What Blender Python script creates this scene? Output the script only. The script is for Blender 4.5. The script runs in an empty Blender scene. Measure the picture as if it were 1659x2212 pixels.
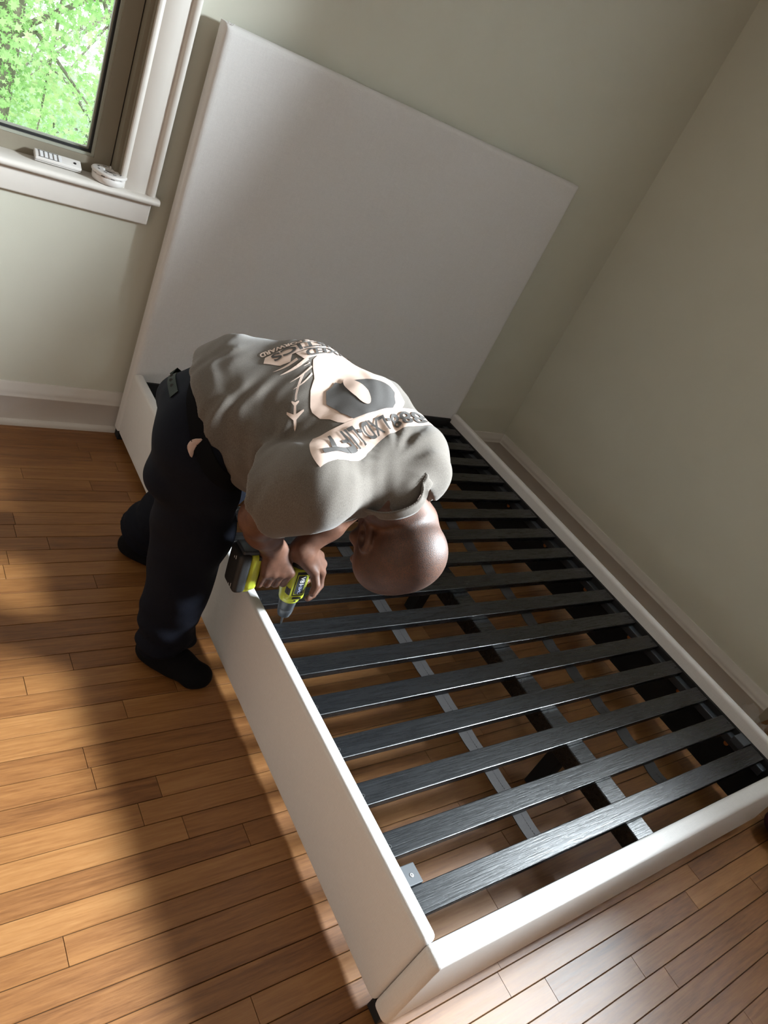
import bpy, bmesh, math, random
import numpy as np
from mathutils import Vector, Matrix
from mathutils.bvhtree import BVHTree

random.seed(4)
SC = bpy.context.scene
COL = SC.collection
V = Vector

# ------------------------------------------------------------------ camera
cam_d = bpy.data.cameras.new('camera')
cam = bpy.data.objects.new('camera', cam_d)
COL.objects.link(cam)
RM = ((0.78182406, -0.47648475, 0.40213608),      # image right
      (0.00544694, -0.63972234, -0.7685868),      # image down
      (0.62347532, 0.60309006, -0.49755493))      # view direction
cam.matrix_world = Matrix(((RM[0][0], -RM[1][0], -RM[2][0], -0.90704188),
                           (RM[0][1], -RM[1][1], -RM[2][1], -2.38013643),
                           (RM[0][2], -RM[1][2], -RM[2][2], 1.55640132),
                           (0, 0, 0, 1)))
cam_d.sensor_fit = 'VERTICAL'
cam_d.sensor_height = 36.0
cam_d.lens = 1557.936 / 2212 * 36.0
cam_d.clip_start = 0.02
SC.camera = cam

# ------------------------------------------------------------------ world, lights, exposure
world = bpy.data.worlds.new('world'); SC.world = world
world.use_nodes = True
bg = world.node_tree.nodes['Background']
bg.inputs['Color'].default_value = (0.92, 0.97, 1.0, 1)
bg.inputs['Strength'].default_value = 1.5

def area(name, loc, aim, sx, sy, power, color):
    d = bpy.data.lights.new(name, 'AREA'); d.shape = 'RECTANGLE'
    d.size = sx; d.size_y = sy; d.energy = power; d.color = color
    o = bpy.data.objects.new(name, d); COL.objects.link(o)
    o.location = loc
    o.rotation_euler = (V(aim) - V(loc)).to_track_quat('-Z', 'Y').to_euler()
    return o
# daylight behind the window of the right wall, beyond the right edge of the frame
area('right_window_daylight', (2.72, -2.40, 2.30), (0.5, -0.9, 0.5), 1.15, 0.45, 690, (0.84, 0.94, 1.0))
# sun lamp added to brighten the leaves: it only reaches the trees outside window_1
sd = bpy.data.lights.new('leaf_fill_sun', 'SUN'); sd.energy = 2.6; sd.angle = 0.12; sd.color = (1.0, 0.97, 0.9)
so = bpy.data.objects.new('leaf_fill_sun', sd); COL.objects.link(so)
so.rotation_euler = V((0.15, 0.80, -0.62)).to_track_quat('-Z', 'Y').to_euler()

SC.view_settings.view_transform = 'Standard'
SC.view_settings.look = 'None'
SC.view_settings.gamma = 1.0
SC.view_settings.exposure = 0.50
SC.view_settings.use_curve_mapping = False

# ------------------------------------------------------------------ helpers
def tag(o, label=None, cat=None, group=None, kind=None):
    if label: o['label'] = label
    if cat: o['category'] = cat
    if group: o['group'] = group
    if kind: o['kind'] = kind
    return o

def empty(name, loc=(0, 0, 0)):
    o = bpy.data.objects.new(name, None); COL.objects.link(o)
    o.location = loc; o.empty_display_size = 0.1
    return o

def link_mesh(name, me, mat, parent=None, smooth=False):
    o = bpy.data.objects.new(name, me); COL.objects.link(o)
    if mat is not None and not me.materials: me.materials.append(mat)
    if smooth: me.polygons.foreach_set('use_smooth', [True] * len(me.polygons))
    if parent is not None:
        o.parent = parent
        # all geometry is written in world space: undo the parent's offset
        off = V((0, 0, 0)); p = parent
        while p is not None:
            off += p.location; p = p.parent
        o.location = -off
    return o

class MB:
    """collects simple solids and links them as one mesh"""
    def __init__(s): s.v = []; s.f = []
    def add(s, vs, fs):
        n = len(s.v); s.v += [tuple(x) for x in vs]; s.f += [tuple(i + n for i in f) for f in fs]; return s
    def box(s, lo, hi):
        (a, b, c), (d, e, f) = lo, hi
        return s.add([(a, b, c), (d, b, c), (d, e, c), (a, e, c), (a, b, f), (d, b, f), (d, e, f), (a, e, f)],
                     [(3, 2, 1, 0), (4, 5, 6, 7), (0, 1, 5, 4), (1, 2, 6, 5), (2, 3, 7, 6), (3, 0, 4, 7)])
    def obox(s, c, ex, ey, ez):
        """oriented box: centre and three half-axis vectors"""
        c, ex, ey, ez = V(c), V(ex), V(ey), V(ez)
        if ex.cross(ey).dot(ez) < 0: ez = -ez
        q = [c + sx * ex + sy * ey + sz * ez for sz in (-1, 1) for sx, sy in ((-1, -1), (1, -1), (1, 1), (-1, 1))]
        return s.add(q, [(3, 2, 1, 0), (4, 5, 6, 7), (0, 1, 5, 4), (1, 2, 6, 5), (2, 3, 7, 6), (3, 0, 4, 7)])
    def cyl(s, p0, p1, r0, r1=None, n=20, cap=True):
        r1 = r0 if r1 is None else r1
        p0, p1 = V(p0), V(p1); d = (p1 - p0).normalized()
        a = d.orthogonal().normalized(); b = d.cross(a)
        vs = []
        for p, r in ((p0, r0), (p1, r1)):
            for i in range(n):
                t = 2 * math.pi * i / n
                vs.append(p + r * (math.cos(t) * a + math.sin(t) * b))
        fs = [(i, (i + 1) % n, n + (i + 1) % n, n + i) for i in range(n)]
        if cap: fs += [tuple(range(n - 1, -1, -1)), tuple(range(n, 2 * n))]
        return s.add(vs, fs)
    def lathe(s, p0, axis, prof, n=28):
        """prof = list of (distance along axis, radius)"""
        p0 = V(p0); d = V(axis).normalized(); a = d.orthogonal().normalized(); b = d.cross(a)
        vs = []
        for h, r in prof:
            for i in range(n):
                t = 2 * math.pi * i / n
                vs.append(p0 + h * d + r * (math.cos(t) * a + math.sin(t) * b))
        m = len(prof)
        fs = [(k * n + i, k * n + (i + 1) % n, (k + 1) * n + (i + 1) % n, (k + 1) * n + i) for k in range(m - 1) for i in range(n)]
        fs += [tuple(range(n - 1, -1, -1)), tuple(range((m - 1) * n, m * n))]
        return s.add(vs, fs)
    def prism(s, pts, o, ex, ey, ez, L):
        """2-D outline pts in (ex, ey) swept along ez by L"""
        o, ex, ey, ez = V(o), V(ex), V(ey), V(ez); n = len(pts)
        vs = [o + ex * u + ey * w for u, w in pts] + [o + ex * u + ey * w + ez * L for u, w in pts]
        fs = [(i, (i + 1) % n, n + (i + 1) % n, n + i) for i in range(n)]
        fs += [tuple(range(n - 1, -1, -1)), tuple(range(n, 2 * n))]
        return s.add(vs, fs)
    def tube(s, pts, rad, n=8):
        pts = [V(p) for p in pts]; m = len(pts); vs = []
        up = V((0.13, 0.27, 0.95))
        for i, p in enumerate(pts):
            d = (pts[min(i + 1, m - 1)] - pts[max(i - 1, 0)]).normalized()
            a = d.cross(up)
            a = a.normalized() if a.length > 1e-4 else d.orthogonal().normalized()
            b = d.cross(a); r = rad[i] if isinstance(rad, (list, tuple)) else rad
            for k in range(n):
                t = 2 * math.pi * k / n
                vs.append(p + r * (math.cos(t) * a + math.sin(t) * b))
        fs = [(i * n + k, i * n + (k + 1) % n, (i + 1) * n + (k + 1) % n, (i + 1) * n + k) for i in range(m - 1) for k in range(n)]
        fs += [tuple(range(n - 1, -1, -1)), tuple(range((m - 1) * n, m * n))]
        return s.add(vs, fs)
    def mesh(s, name):
        me = bpy.data.meshes.new(name); me.from_pydata(s.v, [], s.f); me.update()
        bm = bmesh.new(); bm.from_mesh(me); bmesh.ops.recalc_face_normals(bm, faces=bm.faces); bm.to_mesh(me); bm.free()
        return me
    def build(s, name, mat, parent=None, smooth=False, bevel=0, seg=2, angle=0.6):
        me = s.mesh(name)
        if bevel:
            bm = bmesh.new(); bm.from_mesh(me)
            es = [e for e in bm.edges if len(e.link_faces) == 2 and e.calc_face_angle(0) > angle]
            bmesh.ops.bevel(bm, geom=es, offset=bevel, segments=seg, profile=0.5, affect='EDGES', clamp_overlap=True)
            bm.to_mesh(me); bm.free()
        o = link_mesh(name, me, mat, parent, smooth)
        if smooth:
            try: me.set_sharp_from_angle(angle=0.9)
            except Exception: pass
        return o

# ------------------------------------------------------------------ materials
def new_mat(name):
    m = bpy.data.materials.new(name); m.use_nodes = True
    nt = m.node_tree; b = nt.nodes['Principled BSDF']
    return m, nt, b
def N(nt, typ, **kw):
    n = nt.nodes.new(typ)
    for k, v in kw.items():
        if k.startswith('_'): setattr(n, k[1:], v)
        else: n.inputs[k.replace('__', ' ')].default_value = v
    return n
def ramp(nt, stops):
    r = nt.nodes.new('ShaderNodeValToRGB'); e = r.color_ramp.elements
    e[0].position, e[0].color = stops[0][0], (*stops[0][1], 1)
    e[1].position, e[1].color = stops[-1][0], (*stops[-1][1], 1)
    for p, c in stops[1:-1]:
        x = e.new(p); x.color = (*c, 1)
    return r
def simple(name, col, rough=0.5, metal=0.0, noise=0.0, nscale=40, bump=0.0, bscale=200, spec=0.5, sheen=0.0):
    m, nt, b = new_mat(name)
    b.inputs['Base Color'].default_value = (*col, 1); b.inputs['Roughness'].default_value = rough
    b.inputs['Metallic'].default_value = metal; b.inputs['Specular IOR Level'].default_value = spec
    if sheen: b.inputs['Sheen Weight'].default_value = sheen
    tc = N(nt, 'ShaderNodeTexCoord')
    if noise:
        n = N(nt, 'ShaderNodeTexNoise', Scale=nscale, Detail=4.0)
        nt.links.new(tc.outputs['Object'], n.inputs['Vector'])
        r = ramp(nt, [(0.3, tuple(c * (1 - noise) for c in col)), (0.7, tuple(min(1, c * (1 + noise)) for c in col))])
        nt.links.new(n.outputs['Fac'], r.inputs['Fac']); nt.links.new(r.outputs['Color'], b.inputs['Base Color'])
    if bump:
        n = N(nt, 'ShaderNodeTexNoise', Scale=bscale, Detail=3.0)
        nt.links.new(tc.outputs['Object'], n.inputs['Vector'])
        bp = N(nt, 'ShaderNodeBump', Strength=bump, Distance=0.002)
        nt.links.new(n.outputs['Fac'], bp.inputs['Height']); nt.links.new(bp.outputs['Normal'], b.inputs['Normal'])
    return m

def mat_fabric(name, col, scale=900, strength=0.35, var=0.07):
    """linen weave: two crossed stretched noises give slubs and threads"""
    m, nt, b = new_mat(name)
    b.inputs['Roughness'].default_value = 0.92; b.inputs['Specular IOR Level'].default_value = 0.25
    b.inputs['Sheen Weight'].default_value = 0.12
    tc = N(nt, 'ShaderNodeTexCoord')
    outs = []
    for sc in ((0.05, 1, 1), (1, 0.05, 1), (1, 1, 0.05)):
        mp = N(nt, 'ShaderNodeMapping'); mp.inputs['Scale'].default_value = sc
        nt.links.new(tc.outputs['Object'], mp.inputs['Vector'])
        n = N(nt, 'ShaderNodeTexNoise', Scale=scale, Detail=2.0)
        nt.links.new(mp.outputs['Vector'], n.inputs['Vector']); outs.append(n.outputs['Fac'])
    a = N(nt, 'ShaderNodeMath', _operation='ADD'); nt.links.new(outs[0], a.inputs[0]); nt.links.new(outs[1], a.inputs[1])
    a2 = N(nt, 'ShaderNodeMath', _operation='ADD'); nt.links.new(a.outputs[0], a2.inputs[0]); nt.links.new(outs[2], a2.inputs[1])
    k = N(nt, 'ShaderNodeMath', _operation='MULTIPLY'); k.inputs[1].default_value = 0.333; nt.links.new(a2.outputs[0], k.inputs[0])
    r = ramp(nt, [(0.36, tuple(c * (1 - var) for c in col)), (0.64, tuple(min(1, c * (1 + var)) for c in col))])
    nt.links.new(k.outputs[0], r.inputs['Fac']); nt.links.new(r.outputs['Color'], b.inputs['Base Color'])
    bp = N(nt, 'ShaderNodeBump', Strength=strength, Distance=0.0015)
    nt.links.new(k.outputs[0], bp.inputs['Height']); nt.links.new(bp.outputs['Normal'], b.inputs['Normal'])
    return m

def mat_wood(name, stops, stretch=(2.2, 34, 34), rough=(0.32, 0.5), bump=0.15, fine=5.5, rnd=0.5, coat=0.0, spec=0.5):
    """grain runs along world x, offset and tinted per object"""
    m, nt, b = new_mat(name)
    geo = N(nt, 'ShaderNodeNewGeometry'); oi = N(nt, 'ShaderNodeObjectInfo')
    off = N(nt, 'ShaderNodeVectorMath', _operation='SCALE'); off.inputs['Scale'].default_value = 37.0
    cx = N(nt, 'ShaderNodeCombineXYZ')
    for i in range(3): nt.links.new(oi.outputs['Random'], cx.inputs[i])
    nt.links.new(cx.outputs[0], off.inputs[0])
    ad = N(nt, 'ShaderNodeVectorMath', _operation='ADD')
    nt.links.new(geo.outputs['Position'], ad.inputs[0]); nt.links.new(off.outputs[0], ad.inputs[1])
    mp = N(nt, 'ShaderNodeMapping'); mp.inputs['Scale'].default_value = stretch
    nt.links.new(ad.outputs[0], mp.inputs['Vector'])
    n1 = N(nt, 'ShaderNodeTexNoise', Scale=1.0, Detail=5.0, Roughness=0.6, Distortion=0.9)
    nt.links.new(mp.outputs['Vector'], n1.inputs['Vector'])
    n2 = N(nt, 'ShaderNodeTexNoise', Scale=fine, Detail=4.0, Roughness=0.7)
    nt.links.new(mp.outputs['Vector'], n2.inputs['Vector'])
    mx = N(nt, 'ShaderNodeMix'); mx.data_type = 'FLOAT'; mx.inputs[0].default_value = 0.50
    nt.links.new(n1.outputs['Fac'], mx.inputs[2]); nt.links.new(n2.outputs['Fac'], mx.inputs[3])
    # per-board tint
    rr = N(nt, 'ShaderNodeMapRange'); rr.inputs['To Min'].default_value = -rnd * 0.28; rr.inputs['To Max'].default_value = rnd * 0.28
    nt.links.new(oi.outputs['Random'], rr.inputs['Value'])
    s = N(nt, 'ShaderNodeMath', _operation='ADD'); nt.links.new(mx.outputs[0], s.inputs[0]); nt.links.new(rr.outputs[0], s.inputs[1])
    r = ramp(nt, stops); nt.links.new(s.outputs[0], r.inputs['Fac'])
    nt.links.new(r.outputs['Color'], b.inputs['Base Color'])
    q = N(nt, 'ShaderNodeMapRange'); q.inputs['To Min'].default_value = rough[0]; q.inputs['To Max'].default_value = rough[1]
    nt.links.new(n2.outputs['Fac'], q.inputs['Value']); nt.links.new(q.outputs[0], b.inputs['Roughness'])
    bp = N(nt, 'ShaderNodeBump', Strength=bump, Distance=0.001)
    nt.links.new(n2.outputs['Fac'], bp.inputs['Height']); nt.links.new(bp.outputs['Normal'], b.inputs['Normal'])
    b.inputs['Coat Weight'].default_value = coat; b.inputs['Coat Roughness'].default_value = 0.25
    b.inputs['Specular IOR Level'].default_value = spec
    return m

def mat_glass(name, tint=(1, 1, 1), refl=0.06):
    m = bpy.data.materials.new(name); m.use_nodes = True; nt = m.node_tree; nt.nodes.clear()
    out = N(nt, 'ShaderNodeOutputMaterial'); tr = N(nt, 'ShaderNodeBsdfTransparent'); gl = N(nt, 'ShaderNodeBsdfGlossy')
    tr.inputs['Color'].default_value = (*tint, 1); gl.inputs['Roughness'].default_value = 0.03
    mx = N(nt, 'ShaderNodeMixShader'); fr = N(nt, 'ShaderNodeFresnel'); fr.inputs['IOR'].default_value = 1.45
    nt.links.new(fr.outputs[0], mx.inputs[0]); nt.links.new(tr.outputs[0], mx.inputs[1]); nt.links.new(gl.outputs[0], mx.inputs[2])
    nt.links.new(mx.outputs[0], out.inputs['Surface'])
    return m

M = {}
M['wall'] = simple('wall_paint', (0.61, 0.605, 0.515), 0.75, noise=0.015, nscale=6, bump=0.06, bscale=260, spec=0.3)
M['ceiling'] = simple('ceiling_paint', (0.55, 0.53, 0.48), 0.9)
M['far_wall'] = simple('bounce_cutting_dark', (0.150, 0.098, 0.066), 0.7)  # dark tone given to the unseen walls to cut their bounced light
M['trim'] = simple('trim_paint', (0.66, 0.62, 0.57), 0.42, noise=0.02, nscale=9, bump=0.05, bscale=60)
M['sash'] = simple('taupe_sash_paint', (0.25, 0.22, 0.165), 0.5, noise=0.04, nscale=12)
M['gasket'] = simple('black_gasket', (0.012, 0.012, 0.013), 0.6)
M['bead'] = simple('grey_green_bead', (0.36, 0.37, 0.31), 0.4)
M['glass'] = mat_glass('window_glass')
M['linen'] = mat_fabric('white_linen', (0.68, 0.662, 0.645))
M['floor'] = mat_wood('oak_floor', [(0.22, (0.098, 0.034, 0.008)), (0.42, (0.200, 0.080, 0.022)), (0.58, (0.270, 0.118, 0.035)), (0.80, (0.355, 0.172, 0.058))],
                      rough=(0.34, 0.52), bump=0.10, rnd=0.42, coat=0.12)
M['subfloor'] = simple('dark_joint', (0.010, 0.005, 0.002), 0.95)
M['slat'] = mat_wood('black_stained_slat', [(0.25, (0.0025, 0.003, 0.004)), (0.55, (0.005, 0.0058, 0.0072)), (0.8, (0.014, 0.016, 0.020))],
                     stretch=(4, 90, 90), rough=(0.20, 0.36), bump=0.35, fine=3.0, rnd=0.2, spec=0.5)
M['black'] = simple('black_board', (0.006, 0.006, 0.007), 0.75, noise=0.2, nscale=30)
M['steel'] = simple('dark_steel', (0.05, 0.055, 0.06), 0.35, metal=0.8)
M['strap'] = simple('charcoal_webbing', (0.020, 0.017, 0.017), 0.85, noise=0.15, nscale=200, bump=0.4, bscale=900)
M['thread'] = simple('dark_thread', (0.015, 0.013, 0.014), 0.9)
M['screw'] = simple('zinc_screw', (0.55, 0.55, 0.56), 0.3, metal=1.0)
M['brass'] = simple('brass_bolt', (0.60, 0.26, 0.10), 0.35, metal=0.7)
M['plastic_white'] = simple('white_plastic', (0.74, 0.71, 0.68), 0.4, noise=0.02)
M['plastic_grey'] = simple('grey_print', (0.12, 0.12, 0.125), 0.5)
M['navy'] = simple('navy_twill', (0.0036, 0.0048, 0.0100), 0.85, noise=0.15, nscale=300, bump=0.25, bscale=700, spec=0.15)
M['sock'] = simple('black_sock', (0.004, 0.004, 0.005), 0.95, bump=0.3, bscale=600, spec=0.15)
M['lime'] = simple('lime_plastic', (0.42, 0.47, 0.035), 0.38, noise=0.04)
M['drill_black'] = simple('black_rubber', (0.010, 0.010, 0.011), 0.6, bump=0.15, bscale=500)
M['drill_grey'] = simple('dark_grey_plastic', (0.030, 0.034, 0.040), 0.45)
M['print'] = simple('peach_white_print', (0.66, 0.50, 0.42), 0.5, noise=0.03, nscale=60)
M['ink'] = simple('dark_grey_ink', (0.070, 0.064, 0.060), 0.8, noise=0.1, nscale=500)
M['label_white'] = simple('label_white', (0.75, 0.75, 0.76), 0.4)
M['label_blue'] = simple('label_blue_grey', (0.30, 0.33, 0.50), 0.4)
M['belt'] = simple('dark_green_belt', (0.008, 0.016, 0.010), 0.85)
M['pink'] = simple('pale_pocket_lining', (0.46, 0.33, 0.28), 0.9)
M['purple'] = simple('dark_purple_cloth', (0.035, 0.006, 0.022), 0.9, noise=0.3, nscale=20)

# ------------------------------------------------------------------ room shell
XR, XL, YF, ZC = 2.118, -1.80, -4.30, 2.78
YC, XA = -1.87, 2.118            # where the right baseboard stops at a low niche under the window
T = 0.16
W1 = (-1.02, -0.163, 0.885, 2.15)     # window opening in the headboard wall: x0, x1, z0, z1
W2 = (-3.05, -1.62, 0.86, 2.45)       # window in the right wall, beyond the frame: y0, y1, z0, z1
NZ, ND = 0.62, 0.30                   # niche height and depth

def wall(name, mb, m='wall'): return tag(mb.build(name, M[m]), kind='structure')
mb = MB()
mb.box((XL - T, 0, 0), (W1[0], T, ZC)); mb.box((W1[1], 0, 0), (XR + T, T, ZC))
mb.box((W1[0], 0, 0), (W1[1], T, W1[2])); mb.box((W1[0], 0, W1[3]), (W1[1], T, ZC))
wall('wall_back', mb)
mb = MB()
mb.box((XR, W2[1], 0), (XR + T, 0, ZC)); mb.box((XR, YF, 0), (XR + T, W2[0], ZC))
mb.box((XR, W2[0], W2[3]), (XR + T, W2[1], ZC)); mb.box((XR, W2[0], NZ), (XR + T, W2[1], W2[2]))
mb.box((XR, YC, 0), (XR + T, W2[1], NZ))
wall('wall_right', mb)
mb = MB()
mb.box((XR + ND, W2[0] - .05, 0), (XR + ND + .05, YC + .05, NZ + .05)); mb.box((XR + T, W2[0] - .05, NZ), (XR + ND, YC + .05, NZ + .05))
mb.box((XR + T, YC, 0), (XR + ND, YC + .05, NZ)); mb.box((XR + T, W2[0] - .05, 0), (XR + ND, W2[0], NZ))
wall('wall_niche', mb)
mb = MB()
mb.box((XL - T, YF, 0), (XL, 0, ZC))
wall('wall_left', mb, 'far_wall')
mb = MB()
mb.box((XL - T, YF - T, 0), (XA + T, YF, ZC))
wall('wall_front', mb, 'far_wall')
tag(MB().box((XL - T, YF - T, ZC), (XA + T, T, ZC + 0.1)).build('ceiling', M['ceiling']), kind='structure')

# ---- baseboards: cap moulding, flat face, shoe moulding
BB = [(0, 0), (0.029, 0), (0.0285, 0.008), (0.025, 0.016), (0.019, 0.020), (0.015, 0.021), (0.015, 0.108), (0.0185, 0.111), (0.0185, 0.115),
      (0.0165, 0.118), (0.0168, 0.128), (0.0145, 0.140), (0.0095, 0.149), (0.0085, 0.158), (0.006, 0.164), (0, 0.164)]
def baseboard(name, o, out, along, L):
    tag(MB().prism(BB, o, out, (0, 0, 1), along, L).build(name, M['trim'], smooth=True), kind='structure')
baseboard('baseboard_back', (XL, 0, 0), (0, -1, 0), (1, 0, 0), XR - XL)
baseboard('baseboard_right', (XR, YC, 0), (-1, 0, 0), (0, 1, 0), -YC)
baseboard('baseboard_left', (XL, YF, 0), (1, 0, 0), (0, 1, 0), -YF)
baseboard('baseboard_right', (XR, YF, 0), (-1, 0, 0), (0, 1, 0), W2[0] - YF)
baseboard('baseboard_front', (XL, YF, 0), (0, 1, 0), (1, 0, 0), XA - XL)

# ---- window_1 in the headboard wall
w1 = tag(empty('window_1', (-0.6, 0, 0.885)), kind='structure')
CAS = [(0, 0), (0, 0.016), (0.004, 0.018), (0.010, 0.0175), (0.016, 0.014), (0.022, 0.0165), (0.040, 0.0205), (0.062, 0.0205), (0.080, 0.0165), (0.086, 0.016),
       (0.089, 0.021), (0.093, 0.0265), (0.104, 0.028), (0.110, 0.025), (0.111, 0.018), (0.111, 0)]
MB().prism(CAS, (W1[1] - 0.004, 0, 0.894), (1, 0, 0), (0, -1, 0), (0, 0, 1), 1.37).build('casing', M['trim'], w1, smooth=True)
MB().prism(CAS, (W1[0] + 0.004, 0, 0.894), (-1, 0, 0), (0, -1, 0), (0, 0, 1), 1.37).build('casing', M['trim'], w1, smooth=True)
MB().prism(CAS, (W1[0] - 0.107, 0, W1[3]), (0, 0, 1), (0, -1, 0), (1, 0, 0), W1[1] - W1[0] + 0.214).build('casing', M['trim'], w1, smooth=True)
NOSE = [(0.055, 0), (-0.036, 0), (-0.043, 0.0025), (-0.0475, 0.0075), (-0.0475, 0.0135), (-0.044, 0.0195), (-0.037, 0.022), (0.055, 0.022)]
mb = MB().prism(NOSE, (W1[0] - 0.12, 0, 0.872), (0, 1, 0), (0, 0, 1), (1, 0, 0), W1[1] - W1[0] + 0.24)
stool = mb.build('stool', M['trim'], w1, bevel=0.004, seg=3, angle=1.2, smooth=True)
MB().box((W1[0] - 0.106, -0.0205, 0.800), (W1[1] + 0.104, 0, 0.872)).build('apron', M['trim'], w1, bevel=0.006, seg=3, smooth=True)
# frame around the sash (jambs), set back in the opening
mb = MB()
for a, b in ((W1[1] - 0.019, W1[1]), (W1[0], W1[0] + 0.019)): mb.box((a, 0.012, 0.885), (b, 0.15, W1[3]))
mb.box((W1[0], 0.012, W1[3] - 0.02), (W1[1], 0.15, W1[3]))
mb.box((W1[0], 0.056, 0.872), (W1[1], 0.15, 0.886))
mb.build('jamb', M['sash'], w1)
mb = MB()
for a, b in ((W1[1] - 0.0070, W1[1] - 0.0005), (W1[0] + 0.0005, W1[0] + 0.0070)): mb.box((a, -0.004, 0.894), (b, 0.02, W1[3]))
mb.build('jamb_stop', M['sash'], w1)
MB().box((W1[1] - 0.0225, 0.055, 0.886), (W1[1] - 0.0185, 0.10, W1[3] - 0.02)).box((W1[0] + 0.0185, 0.055, 0.886), (W1[0] + 0.0225, 0.10, W1[3] - 0.02)).build('weather_seal', M['gasket'], w1)
sx0, sx1, sz0, sz1 = W1[0] + 0.0225, W1[1] - 0.0225, 0.887, W1[3] - 0.022
gx0, gx1, gz0, gz1 = sx0 + 0.060, sx1 - 0.060, 0.955, sz1 - 0.062
sash = tag(empty('sash', (-0.6, 0.05, 0.887)))
sash.parent = w1; sash.location = V((-0.6, 0.05, 0.887)) - w1.location
def frame_ring(mb, x0, x1, z0, z1, w0, w1_, y0, y1, bz):
    """four mitred bars"""
    X = [(x0, z0), (x1, z0), (x1, z1), (x0, z1)]; Xi = [(x0 + w0, z0 + bz), (x1 - w0, z0 + bz), (x1 - w0, z1 - w1_), (x0 + w0, z1 - w1_)]
    for i in range(4):
        j = (i + 1) % 4; q = [X[i], X[j], Xi[j], Xi[i]]
        vs = [(x, y, z) for y in (y0, y1) for x, z in q]
        mb.add(vs, [(0, 1, 2, 3), (7, 6, 5, 4), (0, 4, 5, 1), (1, 5, 6, 2), (2, 6, 7, 3), (3, 7, 4, 0)])
    return mb
frame_ring(MB(), sx0, sx1, sz0, sz1, 0.050, 0.05, 0.050, 0.10, 0.052).build('sash_rail', M['sash'], sash)
frame_ring(MB(), sx0 + 0.050, sx1 - 0.050, sz0 + 0.052, sz1 - 0.05, 0.0075, 0.0075, 0.056, 0.09, 0.0075).build('glazing_bead', M['bead'], sash)
frame_ring(MB(), sx0 + 0.0575, sx1 - 0.0575, sz0 + 0.0595, sz1 - 0.0575, 0.006, 0.006, 0.064, 0.09, 0.006).build('glazing_seal', M['gasket'], sash)
frame_ring(MB(), sx0 + 0.0635, sx1 - 0.0635, sz0 + 0.0655, sz1 - 0.0635, 0.005, 0.005, 0.074, 0.086, 0.005).build('spacer_bar', M['bead'], sash)
MB().box((sx0 + 0.06, 0.078, sz0 + 0.06), (sx1 - 0.06, 0.082, sz1 - 0.06)).build('pane', M['glass'], sash)

# ---- the window beyond the right edge of the frame that lights the room
def plain_window(name, axis, pos, a0, a1, z0, z1, sgn):
    root = tag(empty(name, ((pos, a0, z0) if axis == 'x' else (a0, pos, z0))), kind='structure')
    def bx(mb, a, b, c, d, t0, t1):
        lo, hi = sorted((pos + sgn * t0, pos + sgn * t1))
        if axis == 'x': mb.box((lo, a, c), (hi, b, d))
        else: mb.box((a, lo, c), (b, hi, d))
    mb = MB(); w = 0.05
    bx(mb, a0, a0 + w, z0, z1, 0.05, 0.1); bx(mb, a1 - w, a1, z0, z1, 0.05, 0.1)
    bx(mb, a0 + w, a1 - w, z0, z0 + w, 0.05, 0.1); bx(mb, a0 + w, a1 - w, z1 - w, z1, 0.05, 0.1)
    mb.build('sash_rail', M['trim'], root)
    mb = MB(); c = 0.09
    bx(mb, a0 - c, a0, z0 - 0.02, z1 + c, -0.02, 0); bx(mb, a1, a1 + c, z0 - 0.02, z1 + c, -0.02, 0)
    bx(mb, a0, a1, z1, z1 + c, -0.02, 0); bx(mb, a0 - c, a1 + c, z0 - 0.045, z0 - 0.02, -0.05, 0.05)
    mb.build('casing', M['trim'], root)
    mb = MB(); bx(mb, a0 + w, a1 - w, z0 + w, z1 - w, 0.072, 0.076); mb.build('pane', M['glass'], root)
plain_window('window_2', 'x', XA, W2[0], W2[1], W2[2], W2[3], 1)

# ------------------------------------------------------------------ floor of narrow oak strips
floor = tag(empty('floor', (0, 0, 0)), kind='structure')
MB().box((XL - T, YF - T, -0.06), (XR + ND + .05, T, -0.0035)).build('subfloor', M['subfloor'], floor)
PW, PY0 = 0.0576, -0.104
def plank_mesh():
    g, c, h = 0.00065, 0.0010, 0.012
    w = PW / 2 - g
    prof = [(-w, -h), (w, -h), (w, -c), (w - c, 0), (-w + c, 0), (-w, -c)]
    return MB().prism(prof, (0, 0, 0), (0, 1, 0), (0, 0, 1), (1, 0, 0), 1.0).mesh('plank')
pm = plank_mesh(); pm.materials.append(M['floor'])
fixed = {18: [-0.491], 19: [-0.130], 20: [-0.278], 24: [-0.258], 26: [-0.230], 29: [-0.523], 1: [-0.118], 2: [-0.04], 3: [-0.361], 4: [-0.155, 0.9], 5: [-0.041],
         8: [-0.426], 12: [-0.246], 35: [0.37], 39: [0.846], 37: [1.114], 17: [0.464], 23: [0.886], 25: [0.774, 1.205], 27: [1.265]}
rf = random.Random(11)
rest = MB(); n_pl = 0
for k in range(-2, 73):
    yc = PY0 - PW * (k + 1) + PW / 2 if False else PY0 - PW * k - PW / 2
    cuts = list(fixed.get(k, []))
    if not cuts: cuts = [rf.uniform(-0.6, 1.4)]
    lo = min(cuts)
    while lo > XL:
        lo -= rf.uniform(0.55, 1.5); cuts.append(lo)
    hi = max(cuts)
    while hi < XR + ND:
        hi += rf.uniform(0.55, 1.5); cuts.append(hi)
    cuts = sorted(cuts)
    for a, b in zip(cuts, cuts[1:]):
        a, b = max(a, XL), min(b, XR + ND)
        if b - a < 0.05: continue
        z = -rf.random() * 0.0004
        if yc > -2.95 and b > -1.35 and a < 2.1 and n_pl < 299:
            o = bpy.data.objects.new('plank', pm); COL.objects.link(o); o.parent = floor
            o.location = (a + 0.0007, yc, z); o.scale = (b - a - 0.0014, 1, 1); n_pl += 1
        else:
            w = PW / 2 - 0.00045
            rest.box((a + 0.0004, yc - w, -0.012), (b - 0.0004, yc + w, z))
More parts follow.
